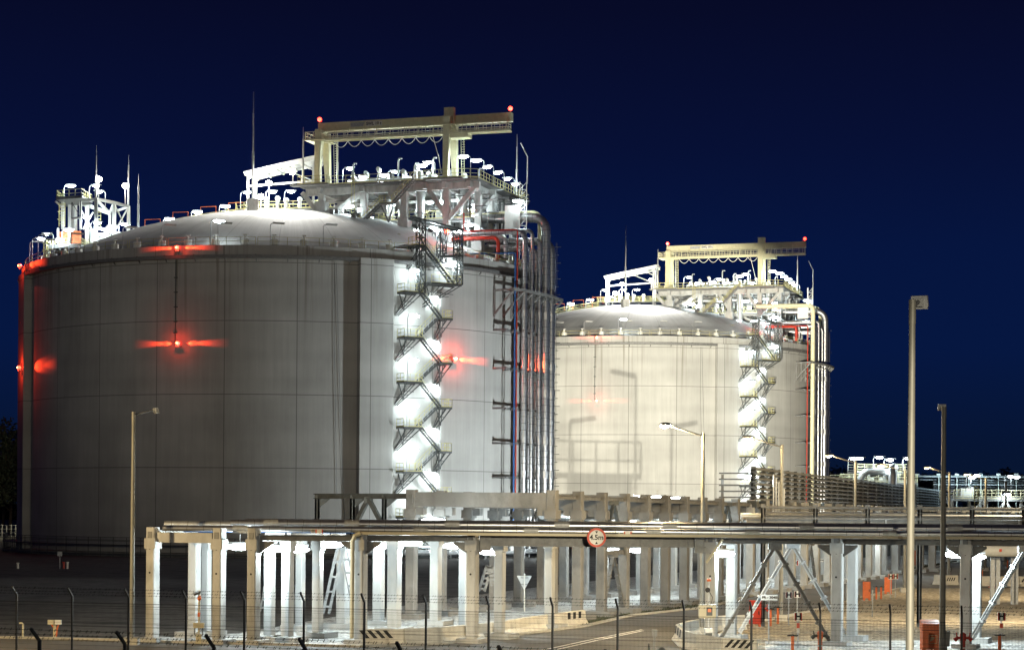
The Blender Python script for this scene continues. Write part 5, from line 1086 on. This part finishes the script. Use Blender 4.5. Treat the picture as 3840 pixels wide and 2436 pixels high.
# tall open pipe rack lit blue
br_ = thing('open_pipe_rack', 'tall open steel rack of level pipes standing before dark trees at far right', 'pipe rack', tuple(gp(3700,2060))); Yr = 345.
def fr_(x, y, d=0.): return at(x,y,Yr+d)
for x in (3440,3520,3588,3633,3678,3744,3811,3880):
    for d in (0,7): MB().ibeam(fr_(x,1779,d), Vector((fr_(x,1779,d).x,Yr+d,0)), .7, .5, .1).build('post', M['white'], br_)
b = MB()
for i, y in enumerate((1784,1797,1806,1815,1824,1832)):
    for d in ((0,7) if i in (0,3) else (i+.5,)): p = fr_(3440 if i in (0,1) else 3500,y,d); b.tube([p, Vector((fr_(3900,1784).x,p.y,p.z))], .12 if i else .2, 8)
b.build('level_pipe', M['pipew'], br_)
for x, y in ((3610,1800),(3560,1822),(3700,1800),(3765,1822)): lamp('POINT', 900, (.65,.9,1.), fr_(x,y,-5), br_, .4)
# far white pillars, big pipe and floor lamps under the far plant
fw = thing('far_column_row', 'row of far white lit columns seen under the right part of the front rack', 'pipe rack', tuple(gp(3300,2110)))
for i in range(17):
    x = 2760+i*46; Y = 190+i*2.5; p = at(x,2000,Y); b = MB().box(Vector((p.x,p.y,3.2)), (.8,.8,6.4), YW, .05).box(Vector((p.x,p.y,.2)), (1.8,1.8,.4), YW); b.build('column', M['conw'], fw)
p, q = at(2740,2000,193), at(3540,2000,232); MB().bar(Vector((p.x,p.y,6.6)), Vector((q.x,q.y,6.6)), .8, .5).build('beam', M['concd'], fw)
for x, Y in ((2800,186),(2950,190),(3100,198),(3250,206),(3400,214)): pp = at(x,2060,Y); tube_lamp(fw, Vector((pp.x,pp.y,5.6)), 0, 380, 1.6)
o = thing('big_white_pipe', 'fat white pipe crossing behind the last rack columns at the right', 'pipe', tuple(gp(3760,2110))); p = at(3690,2064,150); MB().tube([p, Vector((50,150,p.z))], .44, 18).build('pipe_shell', M['white'], o, True); MB().box(at(3752,2062,149.4), (.2,.03,.2)).build('red_label', M['sgnr'], o)
b = MB()
for x in (3722,3742,3800,3810): pp = at(x,2090,151); b.bar(Vector((pp.x,pp.y,0)), Vector((pp.x,pp.y,pp.z)), .3)
b.build('pipe_support', M['galv'], o)
o = thing('valve_platform', 'small railed platform with two lamp poles seen between the tall rack columns', 'platform', (14.6,240,0)); zp = 5.7  # platform and poles added to cast a railing shadow on the farther tank
MB().box((14.5,240,zp-.25), (1.7,1.6,.5)).build('deck', M['mid'], o)
MB().rail([(13.2,239.6,zp),(15.6,239.6,zp)], 1.0, .05, .6).build('railing', M['yell'], o)
b = MB()
for x in (13.8,15.3): b.bar((x,240,0), (x,240,zp-.4), .15)
b.build('support_post', M['mid'], o)
for x, h, k in ((13.7,7.3,1),(15.5,8.6,-1),(16.5,7.2,1)): MB().bar((x,240.4,0), (x,240.4,h), .07).bar((x,240.4,h), (x+.7*k,240.4,h+.12), .16, .12).build('lamp_pole', M['galv'], o)
# pipes and small stair at the foot of the nearer tank
o = thing('tank_foot_pipes', 'low pipework and small steel stair at the foot of the nearer tank, seen between columns', 'pipework', tuple(pol(46,25))); b = MB()
for r, z, k in ((45.,1.,.28),(46.2,.8,.2),(44.2,1.6,.2)): b.tube([pol(r,a,z) for a in range(16,62,3)], k, 8)
for a in range(16,62,4): b.bar(pol(45,a,0), pol(45,a,1.9), .2).bar(pol(44,a,1.), pol(46.5,a,1.), .16)
b.build('pipe_run', M['galv'], o, True)
for a in (20,28,36,42,50): MB().box(pol(45.6,a,1.5), (.9,.7,1.), .4, .08).cyl(pol(45,a,1.2), pol(45,a,2.9), .22, n=10).sphere(pol(45,a,3.), .35, 8).build('valve', M['white'], o)
MB().flight(pol(44.5,30,3.2), pol(47.5,33.5,.1), SN, 1.).rail([pol(44.5,30,3.2),pol(47.5,33.5,.1)], 1.1, .08, .9).build('stair_flight', M['steel'], o)
for a in (32,42,52): lamp_part(o, pol(46.5,a), rad(a)+PI/2, 3., .3, 420)
# far left: lit wall, fence, lamp pole
w = tag(MB().box(at(-60,2034,420), (60,1.,1.9)).build('concrete_wall', M['barr'], org=tuple(gp(20,2034))), 'low lit concrete wall far left behind the nearer tank', 'wall')
o = thing('lamp_pole', 'thin lit pole standing at the edge of the nearer tank, far left', 'pole', tuple(at(79,2026,400))); MB().cyl(at(78,2024,400), at(79,1858,400), .22, .16, 10).build('pole', M['white'], o)
p = Vector((-112,404,9)); lamp('POINT', 5200, (1.,.9,.6), p, o, .3)
o = thing('wire_fence', 'thin wire fence on the far left wall before the trees', 'fence', tuple(at(20,2020,424))); b = MB()
for i in range(9): q = at(-60+i*17,2027,424); b.bar(q, q+Vector((0,0,3.5)), .1)
for k in range(5): b.bar(at(-60,2024-k*14,424), at(84,2024-k*14,424), .05)
b.build('wire', M['galv'], o)
# trees
def tree(label, x, Y, h, r, grp):
    p = at(x,1900,Y); p.z = 0; o = thing('broadleaf_tree', label, 'tree', tuple(p), grp); rr = random.Random(int(x*7+Y))
    b = MB().tube([p, p+Vector((.2,0,h*.25)), p+Vector((0,.3,h*.5)), p+Vector((.3,0,h*.75))], [h*.022,h*.018,h*.012,h*.005], 8)
    tips = []
    for i in range(12):
        a = rr.random()*6.28; z0 = h*(.25+.045*i); e = p+Vector((cos(a)*r*rr.uniform(.45,.85), sin(a)*r*rr.uniform(.45,.85), z0+h*rr.uniform(.08,.22))); b.tube([p+Vector((0,0,z0)), e], [h*.009,h*.003], 5); tips.append(e)
    b.build('trunk', M['bark'], o); c = MB()
    cl = [(e, r*rr.uniform(.25,.42)) for e in tips]+[(p+Vector((rr.uniform(-.5,.5)*r, rr.uniform(-.5,.5)*r, h*rr.uniform(.45,.93))), r*rr.uniform(.22,.4)) for _ in range(14)]
    for q, k in cl:
        for _ in range(150):
            v = Vector((rr.gauss(0,1),rr.gauss(0,1),rr.gauss(0,.8))); v = v.normalized()*k*rr.uniform(.55,1.08); s = rr.uniform(.55,1.1); n1 = Vector((rr.gauss(0,1),rr.gauss(0,1),rr.gauss(0,1))).normalized(); n2 = n1.orthogonal().normalized()
            c.add([q+v-n1*s*.5, q+v+n2*s*.3, q+v+n1*s*.5, q+v-n2*s*.3], [(0,1,2,3)])
    c.build('crown', M['leaf'], o)
for i, (x, Y, h, r) in enumerate(((-55,455,25,9),(38,480,21,9),(95,470,27,10),(10,520,18,8))): tree(['tall dark tree at the left edge beyond the lit wall','lower dark tree left of the nearer tank edge','dark tree touching the edge of the nearer tank','distant dark tree in the gap at far left'][i], x, Y, h, r, 'dark trees at far left')
for i, (x, Y, h, r) in enumerate(((3110,560,19,9),(3165,600,17,9),(3490,560,17,9),(3700,600,18,9),(3800,560,18,8))): tree(['dark tree close to the risers of the farther tank','dark tree left of the far process platform','dark tree behind the blue rack, left end','dark tree behind the middle of the blue rack','dark tree behind the right end of the blue rack'][i], x, Y, h, r, 'dark trees behind the far plant')
b = MB(); n = 60
top = [(-1400+i*46., 11+6*math.sin(i*.7)+3*math.sin(i*2.3)) for i in range(n+1)]
b.add([(x,900,-1) for x,z in top]+[(x,900+30*math.sin(x*.01),z) for x,z in top]+[(x,1150,-1) for x,z in top], [f for i in range(n) for f in ((i,i+1,n+2+i,n+1+i),(n+1+i,n+2+i,2*n+3+i,2*n+2+i))])
struct(b.build('hills', M['leaf']))
# ================================================================== LIGHT, AIR, SKY, CAMERA
# unseen spots without masts or fixtures: off frame, or hidden behind the racks
lamp('SPOT', 200000, (1.,.90,.68), (24,-120,24), aim=(2,104,2.5), ang=24, blend=.4, size=1.2, name='mast_flood')
lamp('SPOT', 1050000, (1.,.88,.64), (16,-60,18), aim=(3.5,100,-5), ang=10.5, blend=.9, size=1., name='mast_flood')  # added behind the camera to brighten barrier, road and middle columns
lamp('SPOT', 900000, (1.,.94,.77), (14,215,4.6), aim=(36,405,25), ang=20.5, blend=.18, size=.05, name='yard_flood')  # added low behind the racks to light the farther tank
lamp('SPOT', 1650000, (1.,.94,.77), (19,211,4.6), aim=(37,405,25), ang=20.5, blend=.18, size=2., name='yard_flood')  # second added fill, softens the shadow on the farther tank
lamp('SPOT', 62000, (.88,.97,1.), (24,260,4.6), aim=(-6,274,24), ang=100, blend=.6, size=.8, name='yard_flood')  # added to lift the right side of the nearer tank's wall
lamp('SPOT', 34000, (1.,.94,.82), (-110,150,30), aim=(-36,275,44), ang=40, blend=1., size=1., name='mast_flood')  # added fill for the left wall of the nearer tank
lamp('SPOT', 22000, (1.,.74,.38), (-34,84,11.5), aim=(-20,100,0), ang=110, blend=.8, size=.4, name='road_lamp')  # unseen, off the left edge, warms ground and left columns
lamp('SPOT', 24000, (1.,.82,.54), (34,120,12), aim=(22,135,0), ang=120, blend=.7, size=.4, name='road_lamp')  # added past the right edge to warm road and gravel
lamp('SPOT', 12000, (1.,.8,.5), (46,158,12), aim=(44,168,0), ang=130, blend=.7, size=.4, name='road_lamp')  # another added warm spot, farther along the right side
w = bpy.data.worlds.new('World'); bpy.context.scene.world = w; w.use_nodes = True; N = w.node_tree.nodes; L = w.node_tree.links; bg = N['Background']
tc = N.new('ShaderNodeTexCoord'); sx = N.new('ShaderNodeSeparateXYZ'); L.new(tc.outputs['Generated'], sx.inputs[0])
rp = N.new('ShaderNodeValToRGB'); L.new(sx.outputs[2], rp.inputs[0]); e = rp.color_ramp.elements
def lin(r,g,b): return [((c/255)/12.92 if c/255 <= .04045 else ((c/255+.055)/1.055)**2.4) for c in (r,g,b)]+[1]
e[0].position = 0.; e[0].color = lin(9,22,46); e[1].position = 1.; e[1].color = lin(5,6,26)
for p, c in ((.03,(7,21,50)),(.08,(6,23,64)),(.13,(6,21,62)),(.18,(7,16,52)),(.245,(7,11,39))): k = e.new(p); k.color = lin(*c)
L.new(rp.outputs[0], bg.inputs[0]); bg.inputs[1].default_value = .82
cam = bpy.data.cameras.new('Camera'); co = bpy.data.objects.new('Camera', cam); C.objects.link(co)
r_, u_, k_ = Vector((cR,0,sR)), Vector((-sR,0,cR)), Vector((0,-1,0))
co.matrix_world = Matrix(((r_.x,u_.x,k_.x,0),(r_.y,u_.y,k_.y,0),(r_.z,u_.z,k_.z,HC),(0,0,0,1)))
cam.sensor_width = 36; cam.lens = F/3840*36; cam.shift_y = (VH-1218)/3840; cam.clip_start = .5; cam.clip_end = 6000
sc = bpy.context.scene; sc.camera = co
sc.render.engine = 'CYCLES'; sc.view_settings.view_transform = 'Standard'; sc.view_settings.look = 'None'; sc.view_settings.exposure = .3; sc.view_settings.gamma = 1
sc.cycles.use_denoising = True; sc.cycles.max_bounces = 5; sc.cycles.diffuse_bounces = 3; sc.cycles.glossy_bounces = 3; sc.cycles.transmission_bounces = 2; sc.cycles.sample_clamp_indirect = 3.; sc.cycles.caustics_reflective = False; sc.cycles.caustics_refractive = False; sc.cycles.use_light_tree = True
